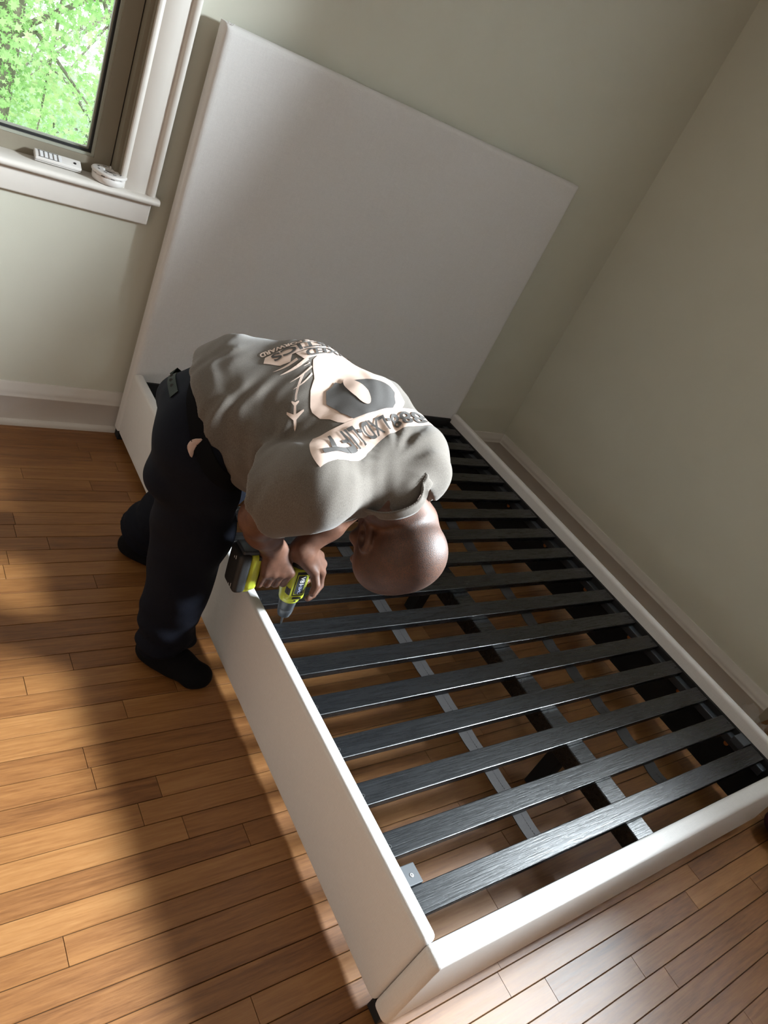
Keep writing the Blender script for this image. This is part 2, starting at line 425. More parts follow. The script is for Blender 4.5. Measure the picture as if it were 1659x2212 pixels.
o = rest.build('far_planks', M['floor'], floor); o['kind'] = 'stuff'

# ------------------------------------------------------------------ upholstered bed
BW, HY, YE, HR, ZB = 1.62, -0.075, -2.120, 0.294, 0.034
bed = tag(empty('platform_bed', (0.81, -1.1, 0)), 'white linen upholstered bed frame with tall headboard and bare black slats', 'bed')
def soft_box(name, lo, hi, r, seg=4, nsub=0, bulge=0.0):
    mb = MB().box(lo, hi); me = mb.mesh(name)
    bm = bmesh.new(); bm.from_mesh(me)
    bmesh.ops.bevel(bm, geom=list(bm.edges), offset=r, segments=seg, profile=0.5, affect='EDGES')
    bm.to_mesh(me); bm.free()
    return link_mesh(name, me, M['linen'], bed, True)
# headboard: padded slab, slightly domed face with soft upholstery waves
def headboard():
    lo, hi = V((0.0, -0.075, ZB)), V((BW, -0.030, 1.429)); nx, nz = 74, 64
    vs, fs = [], []
    for j in range(nz + 1):
        for i in range(nx + 1):
            u, w = i / nx, j / nz
            # ease the grid towards the borders so that the rounded edge is resolved
            u = 0.5 - 0.5 * math.cos(math.pi * u); w = 0.5 - 0.5 * math.cos(math.pi * w)
            x, z = lo.x + u * (hi.x - lo.x), lo.z + w * (hi.z - lo.z)
            d = min(x - lo.x, hi.x - x, z - lo.z + 0.02, hi.z - z); R = 0.020
            y = lo.y
            if d < R: y += R - math.sqrt(max(0.0, R * R - (R - d) ** 2))
            e = min(1.0, max(0, d) / 0.10)
            y += 0.0011 * math.sin(x * 9.0 + 1.3 * math.sin(z * 2.0)) * e - 0.002 * e
            vs.append((x, y, z))
    W = nx + 1
    for j in range(nz):
        for i in range(nx): fs.append((j * W + i, j * W + i + 1, (j + 1) * W + i + 1, (j + 1) * W + i))
    n0 = len(vs)
    ring = [i for i in range(W)] + [j * W + nx for j in range(1, nz + 1)] + [nz * W + i for i in range(nx - 1, -1, -1)] + [j * W for j in range(nz - 1, 0, -1)]
    for i in ring: vs.append((vs[i][0], hi.y, vs[i][2]))
    m = len(ring)
    for k in range(m): fs.append((ring[k], n0 + k, n0 + (k + 1) % m, ring[(k + 1) % m]))
    fs.append(tuple(n0 + k for k in range(m)))
    me = bpy.data.meshes.new('headboard'); me.from_pydata(vs, [], fs); me.update()
    bm = bmesh.new(); bm.from_mesh(me); bmesh.ops.recalc_face_normals(bm, faces=bm.faces); bm.to_mesh(me); bm.free()
    me.materials.append(M['linen'])
    o = link_mesh('headboard', me, None, bed, True)
    me.set_sharp_from_angle(angle=1.0)
    return o
headboard()
# loose thread ends at the headboard's near top corner
hb = [o for o in bed.children if o.name == 'headboard'][0]
mb = MB()
for k, (dx, dz) in enumerate(((0.006, 0.008), (0.016, 0.003), (0.024, 0.004))):
    mb.tube([(0.004 + dx * 0.6, -0.066, 1.424), (0.004 + dx * 0.8, -0.070, 1.428 + dz * .6), (0.004 + dx, -0.069, 1.428 + dz)], 0.0008, 5)
mb.build('loose_thread', M['linen'], hb)
TR = 0.036
soft_box('side_rail', (0.0, YE + 0.0008, ZB), (TR, HY, HR), 0.013)
soft_box('side_rail', (BW - TR, YE + 0.0008, ZB), (BW, HY, HR), 0.013)
soft_box('foot_rail', (0.0, YE - 0.047, ZB), (BW, YE, HR - 0.001), 0.014)
mb = MB()
# black liner boards on the inside of the rails
for x0, x1 in ((TR - 0.001, TR + 0.012), (BW - TR - 0.012, BW - TR + 0.001)):
    MB().box((x0, YE, ZB + 0.012), (x1, HY, 0.247)).build('inner_board', M['black'], bed)
MB().box((TR, YE - 0.001, ZB + 0.012), (BW - TR, YE + 0.010, 0.235)).build('inner_board', M['black'], bed)
MB().box((TR, HY - 0.012, ZB + 0.012), (BW - TR, HY + 0.002, 0.262)).build('inner_board', M['black'], bed)
# ledges that carry the slats
for x0, x1 in ((TR + 0.012, TR + 0.042), (BW - TR - 0.042, BW - TR - 0.012)):
    MB().box((x0, YE + 0.03, 0.198), (x1, HY - 0.02, 0.2255)).build('ledge', M['drill_grey'], bed, bevel=0.002)
# slats
def slat_mesh(x0, x1):
    return MB().box((x0, -0.0285, -0.020), (x1, 0.0285, 0)).mesh('slat')
SX0, SX1 = TR + 0.014, BW - TR - 0.014
sm = slat_mesh(SX0, SX1)
bm = bmesh.new(); bm.from_mesh(sm)
bmesh.ops.bevel(bm, geom=[e for e in bm.edges], offset=0.0022, segments=2, profile=0.5, affect='EDGES'); bm.to_mesh(sm); bm.free()
sm.materials.append(M['slat'])
SLY = [-2.034 + 0.1237 * k for k in range(16)]
scm = MB().lathe((0, 0, 0), (0, 0, 1), [(0, 0.0046), (0.0006, 0.0046), (0.0006, 0.0030), (-0.0010, 0.0026)], 14).mesh('screw'); scm.materials.append(M['gasket'])
rs = random.Random(3)
for k, y in enumerate(SLY):
    s = bpy.data.objects.new('slat', sm); COL.objects.link(s); s.parent = bed
    dz = 0.0; tw = rs.uniform(-0.0012, 0.0012)
    s.location = V((0, y, 0.2465 + dz)) - bed.location; s.rotation_euler = (0, 0, tw)
    if k != 0:
        for x in (0.066, BW - 0.066):
            c = bpy.data.objects.new('screw', scm); COL.objects.link(c); c.parent = s; c.location = (x, -0.004, 0.0)
# centre beam with its legs
cb = MB().box((0.793, YE + 0.005, 0.166), (0.868, HY - 0.01, 0.2258)).build('center_beam', M['slat'], bed, bevel=0.003)
for y in (-1.80, -1.055, -0.32):
    MB().box((0.808, y - 0.024, 0.0), (0.853, y + 0.024, 0.168)).build('support_leg', M['black'], bed, bevel=0.003)
# webbing straps under the slats
def strap(x0, x1, sag, y0=-2.045):
    vs, fs = [], []; n = 180
    for i in range(n + 1):
        y = y0 + (-0.11 - y0) * i / n
        ph = ((y + 2.034) / 0.1237) * 2 * math.pi
        z = 0.2245 - sag * (0.5 - 0.5 * math.cos(ph))
        w = 0.0012 * math.sin(y * 23)
        vs += [(x0 + w, y, z), (x1 + w, y, z - sag * 0.12 * math.sin(ph)), (x1 + w, y, z - 0.0022), (x0 + w, y, z - 0.0022)]
    for i in range(n):
        for j in range(4): fs.append((i * 4 + j, i * 4 + (j + 1) % 4, i * 4 + 4 + (j + 1) % 4, i * 4 + 4 + j))
    fs += [(3, 2, 1, 0), tuple(n * 4 + j for j in range(4))]
    o = MB().add(vs, fs).build('webbing_strap', M['strap'], bed)
    xm = (x0 + x1) / 2 + 0.004; mb = MB(); y = y0 + 0.01
    while y < -0.12:
        ph = ((y + 2.034) / 0.1237) * 2 * math.pi; z = 0.2250 - sag * (0.5 - 0.5 * math.cos(ph))
        mb.box((xm - 0.0006, y, z - 0.0006), (xm + 0.0006, y + 0.004, z + 0.0002)); y += 0.0075
    t = mb.build('stitching', M['thread'], o); t['kind'] = 'stuff'
strap(0.455, 0.505, 0.003); strap(1.040, 1.092, 0.009)
# corner bracket on the ledge by the last slat, with its screw
br = MB().box((0.049, -2.005, 0.2255), (0.099, -1.961, 0.2500)).build('corner_bracket', M['drill_grey'], bed, bevel=0.0015)
sc_ = MB().lathe((0.079, -1.985, 0.250), (0, 0, 1), [(0, 0.0050), (0.0008, 0.0048), (0.0012, 0.0040)], 18).build('screw', M['screw'], br)
MB().box((0.0760, -1.9855, 0.2510), (0.0820, -1.9845, 0.2515)).box((0.0785, -1.988, 0.2510), (0.0795, -1.982, 0.2515)).build('cross_slot', M['gasket'], sc_)
MB().box((1.521, -2.005, 0.2255), (1.571, -1.961, 0.2500)).build('corner_bracket', M['drill_grey'], bed, bevel=0.0015)
# bolts showing on the far inner board
for y in (-1.199, -1.462, -1.725, -1.952, -0.93, -0.66):
    c = MB().lathe((BW - TR - 0.012, y, 0.180), (-1, 0, 0), [(0, 0.0085), (0.002, 0.0085), (0.002, 0.0052), (0.0005, 0.0050)], 16).build('bolt', M['brass'], bed)
for x, y in ((0.035, YE - 0.012), (BW - 0.035, YE - 0.012), (0.030, HY + 0.022), (BW - 0.030, HY + 0.022)):
    MB().box((x - 0.026, y - 0.020, 0.0), (x + 0.026, y + 0.020, ZB + 0.004)).build('foot', M['black'], bed, bevel=0.003)

# ------------------------------------------------------------------ implicit surfaces for the man and his clothes
def nrm(v): v = np.asarray(v, float); return v / np.linalg.norm(v)
def A(*v): return np.array(v, float)
def smin(a, b, k):
    h = np.clip(0.5 + 0.5 * (b - a) / k, 0, 1)
    return b + (a - b) * h - k * h * (1 - h)
def smax(a, b, k): return -smin(-a, -b, k)
def cone(P, a, b, ra, rb):
    a = np.asarray(a, float); b = np.asarray(b, float); ab = b - a
    t = np.clip(((P - a) @ ab) / (ab @ ab), 0, 1)
    return np.linalg.norm(P - a - t[:, None] * ab, axis=1) - (ra + (rb - ra) * t)
def ell(P, c, ax, r):
    """oriented ellipsoid: rows of ax are unit axes, r the radii"""
    q = (P - np.asarray(c, float)) @ np.asarray(ax, float).T
    k0 = np.linalg.norm(q / r, axis=1); k1 = np.linalg.norm(q / (np.asarray(r) ** 2), axis=1)
    return k0 * (k0 - 1.0) / np.maximum(k1, 1e-9)
def sweep(P, pts, lat, a, b, pw=2.3):
    """soft tube of elliptical sections along a polyline: lat = sideways axis, a/b = half width/depth at each point"""
    best = np.full(len(P), 1e9)
    for i in range(len(pts) - 1):
        p, q = np.asarray(pts[i], float), np.asarray(pts[i + 1], float); d = q - p; L2 = d @ d
        tr = ((P - p) @ d) / L2; t = np.clip(tr, 0, 1)
        w = d / math.sqrt(L2)
        l = np.asarray(lat[i])[None] * (1 - t[:, None]) + np.asarray(lat[i + 1])[None] * t[:, None]
        l = l - (l @ w)[:, None] * w; l /= np.linalg.norm(l, axis=1)[:, None]
        n = np.cross(l, w)
        r = P - p - t[:, None] * d
        u = np.abs((r * l).sum(1)) / (a[i] + (a[i + 1] - a[i]) * t)
        v = np.abs((r * n).sum(1)) / (b[i] + (b[i + 1] - b[i]) * t)
        k = (u ** pw + v ** pw) ** (1 / pw)
        ax = np.abs(tr - t) * math.sqrt(L2)
        mb_ = np.minimum(a[i] + (a[i + 1] - a[i]) * t, b[i] + (b[i + 1] - b[i]) * t)
        dd = (k - 1) * mb_ * 0.9
        dd = np.where(ax > 0, np.sqrt((np.maximum(dd, -mb_) + mb_) ** 2 + ax ** 2) - mb_, dd)
        best = np.minimum(best, dd) if i == 0 else smin(best, dd, 0.03)
    return best

def polygonize(f, lo, hi, h):
    """surface nets on a sparse grid"""
    lo = np.asarray(lo, float); B = 8
    nb = np.ceil((np.asarray(hi) - lo) / (h * B)).astype(int)
    n = nb * B + 1
    g = [lo[i] + (np.arange(nb[i]) + 0.5) * B * h for i in range(3)]
    C = np.stack(np.meshgrid(*g, indexing='ij'), -1).reshape(-1, 3)
    dc = f(C).reshape(nb)
    D = np.repeat(np.repeat(np.repeat(dc, B, 0), B, 1), B, 2).astype(np.float32)
    D = np.pad(D, ((0, 1),) * 3, mode='edge')
    act = np.argwhere(np.abs(dc) < B * h * 1.25)
    loc = np.stack(np.meshgrid(*[np.arange(B + 1)] * 3, indexing='ij'), -1).reshape(-1, 3)
    for s in range(0, len(act), 300):
        idx = (act[s:s + 300, None, :] * B + loc[None]).reshape(-1, 3)
        D[idx[:, 0], idx[:, 1], idx[:, 2]] = f(lo + idx * h)
    S = D < 0
    cs = S[:-1, :-1, :-1].astype(np.int8)
    off = [(i, j, k) for i in (0, 1) for j in (0, 1) for k in (0, 1)]
    tot = np.zeros(tuple(n - 1), np.int8)
    for i, j, k in off: tot += S[i:n[0] - 1 + i, j:n[1] - 1 + j, k:n[2] - 1 + k]
    cells = np.argwhere((tot > 0) & (tot < 8))
    vid = np.full(tuple(n - 1), -1, np.int32); vid[tuple(cells.T)] = np.arange(len(cells))
    acc = np.zeros((len(cells), 3)); cnt = np.zeros(len(cells))
    for a in off:
        for axis in range(3):
            if a[axis]: continue
            b = list(a); b[axis] = 1
            pa = cells + np.array(a); pb = cells + np.array(b)
            da = D[tuple(pa.T)].astype(float); db = D[tuple(pb.T)].astype(float)
            m = (da < 0) != (db < 0)
            t = np.where(m, da / np.where(m, da - db, 1), 0)
            p = np.array(a, float)[None].repeat(len(cells), 0); p[:, axis] = t
            acc[m] += p[m]; cnt[m] += 1
    verts = lo + (cells + acc / np.maximum(cnt, 1)[:, None]) * h
    faces = []
    for axis in range(3):
        o1, o2 = [(1, 2), (2, 0), (0, 1)][axis]
        sl0 = [slice(0, n[i]) for i in range(3)]; sl1 = list(sl0)
        sl0[axis] = slice(0, n[axis] - 1); sl1[axis] = slice(1, n[axis])
        ch = np.argwhere(S[tuple(sl0)] != S[tuple(sl1)])
        ch = ch[(ch[:, o1] > 0) & (ch[:, o2] > 0) & (ch[:, o1] < n[o1] - 1) & (ch[:, o2] < n[o2] - 1)]
        e1 = np.zeros(3, int); e1[o1] = 1; e2 = np.zeros(3, int); e2[o2] = 1
        q = np.stack([vid[tuple((ch - e1 - e2).T)], vid[tuple((ch - e2).T)], vid[tuple(ch.T)], vid[tuple((ch - e1).T)]], 1)
        fl = ~S[tuple(ch.T)]
        q[fl] = q[fl][:, ::-1]
        faces.append(q)
    faces = np.concatenate(faces); faces = faces[(faces >= 0).all(1)]
    return verts, faces

def mesh_from(name, verts, faces, mat, parent, smooth_it=0):
    verts = verts.copy()
    if smooth_it:
        E = np.concatenate([faces[:, [0, 1]], faces[:, [1, 2]], faces[:, [2, 3]], faces[:, [3, 0]]])
        for _ in range(smooth_it):
            s = np.zeros_like(verts); c = np.zeros(len(verts))
            np.add.at(s, E[:, 0], verts[E[:, 1]]); np.add.at(s, E[:, 1], verts[E[:, 0]])
            np.add.at(c, E[:, 0], 1); np.add.at(c, E[:, 1], 1)
            verts = verts * 0.5 + 0.5 * s / np.maximum(c, 1)[:, None]
    me = bpy.data.meshes.new(name)
    me.vertices.add(len(verts)); me.vertices.foreach_set('co', verts.astype(np.float32).ravel())
    me.loops.add(faces.size); me.loops.foreach_set('vertex_index', faces.astype(np.int32).ravel())
    me.polygons.add(len(faces)); me.polygons.foreach_set('loop_start', np.arange(0, faces.size, 4, dtype=np.int32))
    me.update(calc_edges=True); me.validate()
    bm = bmesh.new(); bm.from_mesh(me); bmesh.ops.recalc_face_normals(bm, faces=bm.faces); bm.to_mesh(me); bm.free()
    o = link_mesh(name, me, mat, parent, True)
    return o, verts, faces

# ---- skeleton (metres, room coordinates)
PEL, S1, S2, S3, S4, C7 = A(-.226, -1.085, .752), A(-.158, -1.094, .806), A(-.058, -1.160, .834), A(.016, -1.280, .832), A(.042, -1.396, .838), A(.046, -1.462, .850)
L0, L1, L2, L3, L4 = nrm((.62, .78, .12)), nrm((.70, .70, .36)), nrm((.84, .54, .52)), nrm((.94, .34, .50)), nrm((.96, .26, .42))
HIR, HIL = A(-.238, -1.150, .720), A(-.130, -.985, .720)
KNR, KNL, ANR, ANL = A(-.160, -1.098, .440), A(-.010, -.865, .440), A(-.160, -1.148, .075), A(-.098, -.720, .085)
SHR, SHL, SHL2 = A(-.140, -1.430, .830), A(.145, -1.385, .850), A(.120, -1.400, .872)
ELR, ELL, WRR, WRL = A(-.152, -1.330, .672), A(.155, -1.215, .610), A(-.022, -1.244, .503), A(.052, -1.256, .502)
HC = A(.122, -1.479, .712)
HR_ = nrm((-.96, .155, .19)); HF = A(-.02, .56, -.79); HF = nrm(HF - HR_ * (HF @ HR_)); HU = np.cross(HR_, HF); HU = nrm(HU)
if HU[2] > 0: HU = -HU
HAX = np.stack([HR_, HF, HU])
def hp(r, f, u): return HC + HR_ * r + HF * f + HU * u     # point in head space (right, face, crown)

# ---- the drill's frame (needed by the hands)
BIT, DTOP = A(.0880, -1.2680, .2475), A(.0800, -1.2370, .462)
DAX = nrm(DTOP - BIT)                                        # points to the rear of the drill
BAT = A(-.086, -1.226, .444)
HAN0 = DTOP - DAX * .030                                     # top of the handle, on the body axis
HDX = nrm((BAT - HAN0) - DAX * ((BAT - HAN0) @ DAX)); DSY = np.cross(DAX, HDX)   # handle direction, sideways direction
if DSY[1] > 0: DSY = -DSY                                    # towards the photograph's side
HMID = HAN0 + HDX * .082

def hand_right(P):
    """closed round the handle: palm over the near side, fingers curl under it to the far side"""
    def c(x, th, r): return HMID - HDX * x + r * (math.cos(th) * DSY - math.sin(th) * DAX)
    d = cone(P, WRR + (WRR - HMID) * .1, WRR, .026, .024)
    offs = (.040, .017, -.006, -.028)
    for i, x in enumerate(offs):
        rad = (.0100, .0104, .0100, .0088)[i]
        mcp = c(x, -.25, .042); pip = c(x * .97, .95, .041); dip = c(x * .93, 1.95, .031); tip = c(x * .9, 2.9, .027)
        d = smin(d, cone(P, WRR + (x * .35) * -HDX, mcp, .021, rad + .0025), .014)
        d = smin(d, cone(P, mcp, pip, rad + .0012, rad), .006)
        f = np.minimum(cone(P, pip, dip, rad, rad * .93), cone(P, dip, tip, rad * .93, rad * .8))
        d = smin(d, f, .004)
    t0, t1, t2, t3 = WRR - HDX * .018, c(.040, -1.25, .040), c(.056, -2.0, .036), c(.062, -2.7, .030)
    d = smin(d, np.minimum(np.minimum(cone(P, t0, t1, .019, .0135), cone(P, t1, t2, .0125, .0115)), cone(P, t2, t3, .0112, .0092)), .008)
    return d

KSH = A(-.014, -.004, .004)
KM = [A(.150, -1.268, .432), A(.160, -1.246, .442), A(.160, -1.222, .450), A(.150, -1.202, .456)]
LF = [  # index laid down along the body, the others curled round its far side
    (A(.1505, -1.2840, .402), A(.1270, -1.3010, .386), A(.1050, -1.3080, .381)),
    (A(.158, -1.247, .408), A(.140, -1.246, .388), A(.120, -1.256, .388)),
    (A(.154, -1.219, .414), A(.134, -1.205, .400), A(.116, -1.202, .404)),
    (A(.142, -1.196, .424), A(.124, -1.186, .412), A(.108, -1.188, .416))]
def hand_left(P):
    d = cone(P, WRL, WRL + A(.018, -.004, -.008), .025, .024)
    for i in range(4):
        rad = (.0100, .0102, .0098, .0086)[i]; m = KM[i]; a, b, c = LF[i]
        m = m + KSH; a = a + KSH; b = b + KSH; c = c + KSH * .6
        root = WRL + A(.012, -.012 + .008 * i, .0)
        d = smin(d, cone(P, root, m, .020, rad + .003), .014)
        d = smin(d, cone(P, m, a, rad + .001, rad), .005)
        f = np.minimum(cone(P, a, b, rad, rad * .92), cone(P, b, c, rad * .92, rad * .8))
        d = smin(d, f, .0035)
    t = [WRL + A(.002, -.012, -.008), A(.098, -1.290, .455), A(.103, -1.312, .430), A(.096, -1.318, .410)]
    d = smin(d, np.minimum(np.minimum(cone(P, t[0], t[1], .020, .0140), cone(P, t[1], t[2], .0128, .0115)), cone(P, t[2], t[3], .0115, .0092)), .007)
    return d

def head(P):
    q = (P - HC) @ HAX.T / A(1.08, 1.13, 1.0); q[:, 1] -= .010
    P = HC + q @ HAX
    d = ell(P, hp(0, -.012, .018), HAX, (.0745, .0985, .088))               # cranium
    d = smin(d, ell(P, hp(0, -.045, .020), HAX, (.068, .060, .068)), .03)    # occiput
    d = smin(d, ell(P, hp(0, .040, .030), HAX, (.062, .058, .060)), .03)    # forehead
    d = smin(d, ell(P, hp(0, .030, -.050), HAX, (.058, .066, .062)), .03)   # face
    d = smin(d, ell(P, hp(0, .052, -.092), HAX, (.036, .040, .030)), .03)   # chin
    for s in (-1, 1):
        d = smin(d, cone(P, hp(s * .060, -.005, -.050), hp(s * .030, .055, -.090), .022, .020), .02)    # jaw
        d = smin(d, ell(P, hp(s * .045, .068, -.032), HAX, (.022, .018, .018)), .018)                   # cheekbone
        d = smin(d, ell(P, hp(s * .026, .086, .014), HAX, (.024, .012, .009)), .012)                    # brow ridge
        d = smax(d, -ell(P, hp(s * .032, .102, -.006), HAX, (.017, .016, .011)), .010)                  # eye socket
        d = smin(d, ell(P, hp(s * .032, .080, -.007), HAX, (.0125, .0125, .0115)), .002)                # eye
    d = smin(d, cone(P, hp(0, .090, -.002), hp(0, .114, -.040), .0085, .0125), .010)                    # nose
    for s in (-1, 1): d = smin(d, ell(P, hp(s * .011, .104, -.043), HAX, (.009, .010, .008)), .006)
    d = smin(d, ell(P, hp(0, .092, -.066), HAX, (.024, .010, .006)), .006)                              # lips
    d = smin(d, ell(P, hp(0, .090, -.076), HAX, (.021, .010, .006)), .005)
    d = smax(d, -ell(P, hp(0, .105, -.071), HAX, (.024, .010, .0016)), .003)
    for s in (-1, 1):                                                                                   # ears
        e = nrm(HR_ * s * .26 - HF * .96); w = nrm(np.cross(e, HU)); ax = np.stack([e, HU, w])
        c = hp(s * .0795, .006, -.010)
        o = ell(P, c, ax, (.0285, .0390, .0105))
        o = smax(o, -ell(P, c + HR_ * s * .0060 + HF * .003 + HU * .002, ax, (.0160, .0245, .0075)), .004)
        o = smin(o, ell(P, c - e * .010 + HR_ * s * .001 - HU * .003, ax, (.006, .010, .006)), .004)
        o = smin(o, ell(P, c - HU * .026 - e * .004, ax, (.010, .010, .006)), .006)
        d = smin(d, o, .006)
    return d

NK0, NK1 = C7 + A(.0, .006, .0), hp(0, -.040, -.050)
def neck(P):
    d = cone(P, NK0, NK1, .048, .057)
    d = smin(d, cone(P, NK0 - A(0, -.01, .03), hp(0, .012, -.062), .055, .052), .03)
    d = smin(d, cone(P, hp(.026, -.062, -.060), hp(.030, -.025, -.110), .020, .026), .02)
    return d

def body_sdf(P):
    d = sweep(P, [PEL, S1, S2, S3, S4], [L0, L1, L2, L3, L4], [.120, .120, .140, .155, .140], [.080, .085, .095, .095, .060])
    d = smin(d, neck(P), .03)
    d = smin(d, head(P), .016)
    for sh, el, wr in ((SHR, ELR, WRR), (SHL, ELL, WRL)):
        arm = cone(P, sh, el, .052, .043)
        m = el + (wr - el) * .35
        fa = smin(cone(P, el, m, .041, .044), cone(P, m, wr, .044, .027), .02)
        d = smin(d, smin(arm, fa, .02), .03)
    d = smin(d, hand_right(P), .012)
    d = smin(d, hand_left(P), .012)
    for h_, k_, a_ in ((HIR, KNR, ANR), (HIL, KNL, ANL)):
        d = smin(d, smin(cone(P, h_, k_, .075, .050), cone(P, k_, a_, .050, .032), .02), .03)
    return d

# cheap folds
def folds(ph, sharp=2.0):
    s = np.sin(ph); return np.sign(s) * np.abs(s) ** (1 / sharp)

SPP, SPL = [PEL, S1, S2, S3, S4, C7], [L0, L1, L2, L3, L4, L4]
SLEEVE_R1 = A(-.172, -1.372, .772); SLEEVE_L1 = A(.225, -1.275, .745)
def sleeve_end_plane(sh, e): return nrm(e - sh)
def shirt_sdf(P):
    pts = [PEL + (S1 - PEL) * .55 + A(-.008, .004, .006), S1, S2, S3 + A(0, 0, .008), S4 + A(-.006, .008, .018)]
    d = sweep(P, pts, [L0, L1, L2, L3, L4], [.156, .162, .174, .184, .172], [.122, .124, .130, .120, .086], 2.35)
    # hanging belly side of the shirt
    d = smin(d, ell(P, (S1 + S2) / 2 - A(0, 0, .055), np.stack([L1, nrm(S2 - S1), np.cross(L1, nrm(S2 - S1))]), (.145, .14, .105)), .05)
    # shoulders and yoke
    d = smin(d, np.minimum(cone(P, SHR + A(0, .006, .006), S4 + A(0, .020, .030), .076, .050), cone(P, S4 + A(0, .020, .030), SHL2, .054, .076)), .045)
    ax = nrm(NK1 - NK0); tt = (P - NK0) @ ax
    yoke = smax(cone(P, S4 + A(0, .006, .010), NK0 + ax * .03 + A(0, .004, .006), .086, .068), tt - .008 + .35 * np.maximum(0, (P - NK0) @ -L4), .008)
    d = smin(d, yoke, .03)
    # sleeves
    for sh, e, r0, r1 in ((SHR, SLEEVE_R1, .084, .096), (SHL2, SLEEVE_L1, .078, .080)):
        ax = nrm(e - sh); far = sh + (e - sh) * 1.8
        sl = cone(P, sh - ax * .01, far, r0, r1 + .004)
        ang = np.arctan2((P - sh) @ np.cross(ax, A(0, 0, 1)), (P - sh) @ nrm(np.cross(ax, np.cross(ax, A(0, 0, 1)))))
        t = (P - sh) @ ax
        sl = sl + .0030 * np.sin(3 * ang + t * 35) * np.clip(t / .12, 0, 1)
        cut = t - np.linalg.norm(e - sh) + .004 * np.sin(2 * ang)
        sl = smax(sl, cut, .006)
        bore = smax(cone(P, sh + (e - sh) * .60, far, r1 * .80, r1 - .004), -(t - np.linalg.norm(e - sh) + .035), .004)
        sl = smax(sl, -bore, .003)
        d = smin(d, sl, .030)
    # neck opening: the collar hole is bored along the neck
    ax = nrm(NK1 - NK0)
    tt = (P - NK0) @ ax
    hole = smax(cone(P, NK0 - ax * .06, NK0 + ax * .25, .0665, .070), -(tt + .044), .006)
    hole = smax(cone(P, NK0 - ax * .06, NK0 + ax * .25, .0650, .066), -(tt - .010), .006)
    d = smax(d, -hole, .008)
    # hem: cut across the waist
    hem = (P - HEM_C) @ HEM_N
    d = smax(d, hem, .008)
    # folds: drag lines wrapping round the flank, stronger on the near side and low
    s1 = nrm(S3 - S1); q = P - S2
    u = q @ s1; side = -(q @ L2); z = q[:, 2]
    w = np.clip((side + .02) / .14, 0, 1) * np.clip((.16 - u) / .12, 0, 1)
    ph = 105 * (u + .42 * z + .25 * side) + 3.2 * np.sin(14 * z + 9 * side) + 2.2 * np.sin(31 * side + 52 * u)
    d = d + .0019 * w * folds(ph, 1.3) * (.45 + .55 * np.sin(23 * z + 31 * side + 11 * u) ** 2)
    ph2 = 62 * (u - .55 * z) + 2.0 * np.sin(11 * side + 3) + np.sin(40 * z)
    d = d + .0013 * np.clip((side + .10) / .2, 0, 1) * np.sin(ph2)
    # fine ripples over the rest of the back
    d = d + .0009 * np.sin(70 * u + 3 * np.sin(25 * side) + 30 * z) * np.sin(33 * side + 9 * np.sin(14 * u))
    # folds fanning from the neck over the shoulders
    qn = P - C7; rn = np.linalg.norm(qn, axis=1)
    an = np.arctan2(qn @ L4, qn @ nrm(np.cross(L4, ax)))
    d = d + .0034 * np.exp(-((rn - .125) / .05) ** 2) * np.clip((qn @ L4) / .06 - .2, 0, 1) * folds(15 * an + 12 * rn, 1.3)
    d = d + .0020 * np.exp(-((rn - .12) / .04) ** 2) * np.clip(-(qn @ L4) / .06, 0, 1) * np.sin(17 * an + 18 * rn)
    return d
FDR, FDL = A(.70, -.72, 0), A(.80, -.60, 0)
HEM_N = nrm(A(-.70, .30, -.62)); HEM_C = A(-.220, -1.080, .800)

def trousers_sdf(P):
    d = sweep(P, [A(-.190, -1.082, .700), PEL + A(.020, -.010, .008), PEL + A(-.010, .016, .004) + (S1 - PEL) * .72], [L0, L0, L0], [.142, .144, .136], [.100, .098, .090])
    d = smin(d, cone(P, A(-.262, -1.010, .762), A(-.258, -1.055, .780), .040, .044), .05)
    up = nrm(S1 - PEL)
    d = smax(d, (P - PEL) @ up - .104, .006)
    sd = A(-.30, -.954, 0)
    for h_, k_, a_, r in ((HIR, KNR, ANR, (.100, .096, .073)), (HIL, KNL, ANL, (.100, .096, .086))):
        th = cone(P, h_ + A(.0, .0, .01), k_, r[0], r[1])
        ax = nrm(a_ - k_)
        end = a_ - ax * .020
        shn = cone(P, k_, end, r[1] - .002, r[2])
        t = (P - k_) @ ax; ang = np.arctan2((P - k_)[:, 1], (P - k_)[:, 0])
        low = np.clip((t - .20) / .15, 0, 1)
        shn = shn + low * .0045 * np.sin(95 * t + 2.0 * np.sin(2 * ang) + 1.0) + .0035 * np.sin(34 * t + 2.5 * np.sin(ang * 2 + 1))
        shn = smax(shn, t - np.linalg.norm(end - k_) - .010 - .008 * np.sin(2 * ang), .008)
        tt = (P - h_) @ nrm(k_ - h_)
        th = th + .0035 * np.sin(46 * tt + 2.0 * np.sin(ang * 2)) * np.clip(tt / .1, 0, 1)
        leg = smin(th, shn, .035)
        d = smin(d, leg, .035)
    # break of the hem over the near foot
    d = smin(d, ell(P, ANR + A(.052, -.022, .026), np.eye(3), (.032, .022, .020)), .012)
    d = smin(d, ell(P, ANR + A(-.010, .008, -.010), np.eye(3), (.052, .050, .040)), .02)
    # the cloth lies against the outside of the bed rail
    d = smax(d, np.minimum(P[:, 0] + .003, .298 - P[:, 2]), .006)
    # bulge of the side pocket and seat
    d = smin(d, ell(P, HIR + A(-.048, .020, -.100), np.eye(3), (.046, .055, .045)), .03)
    return d

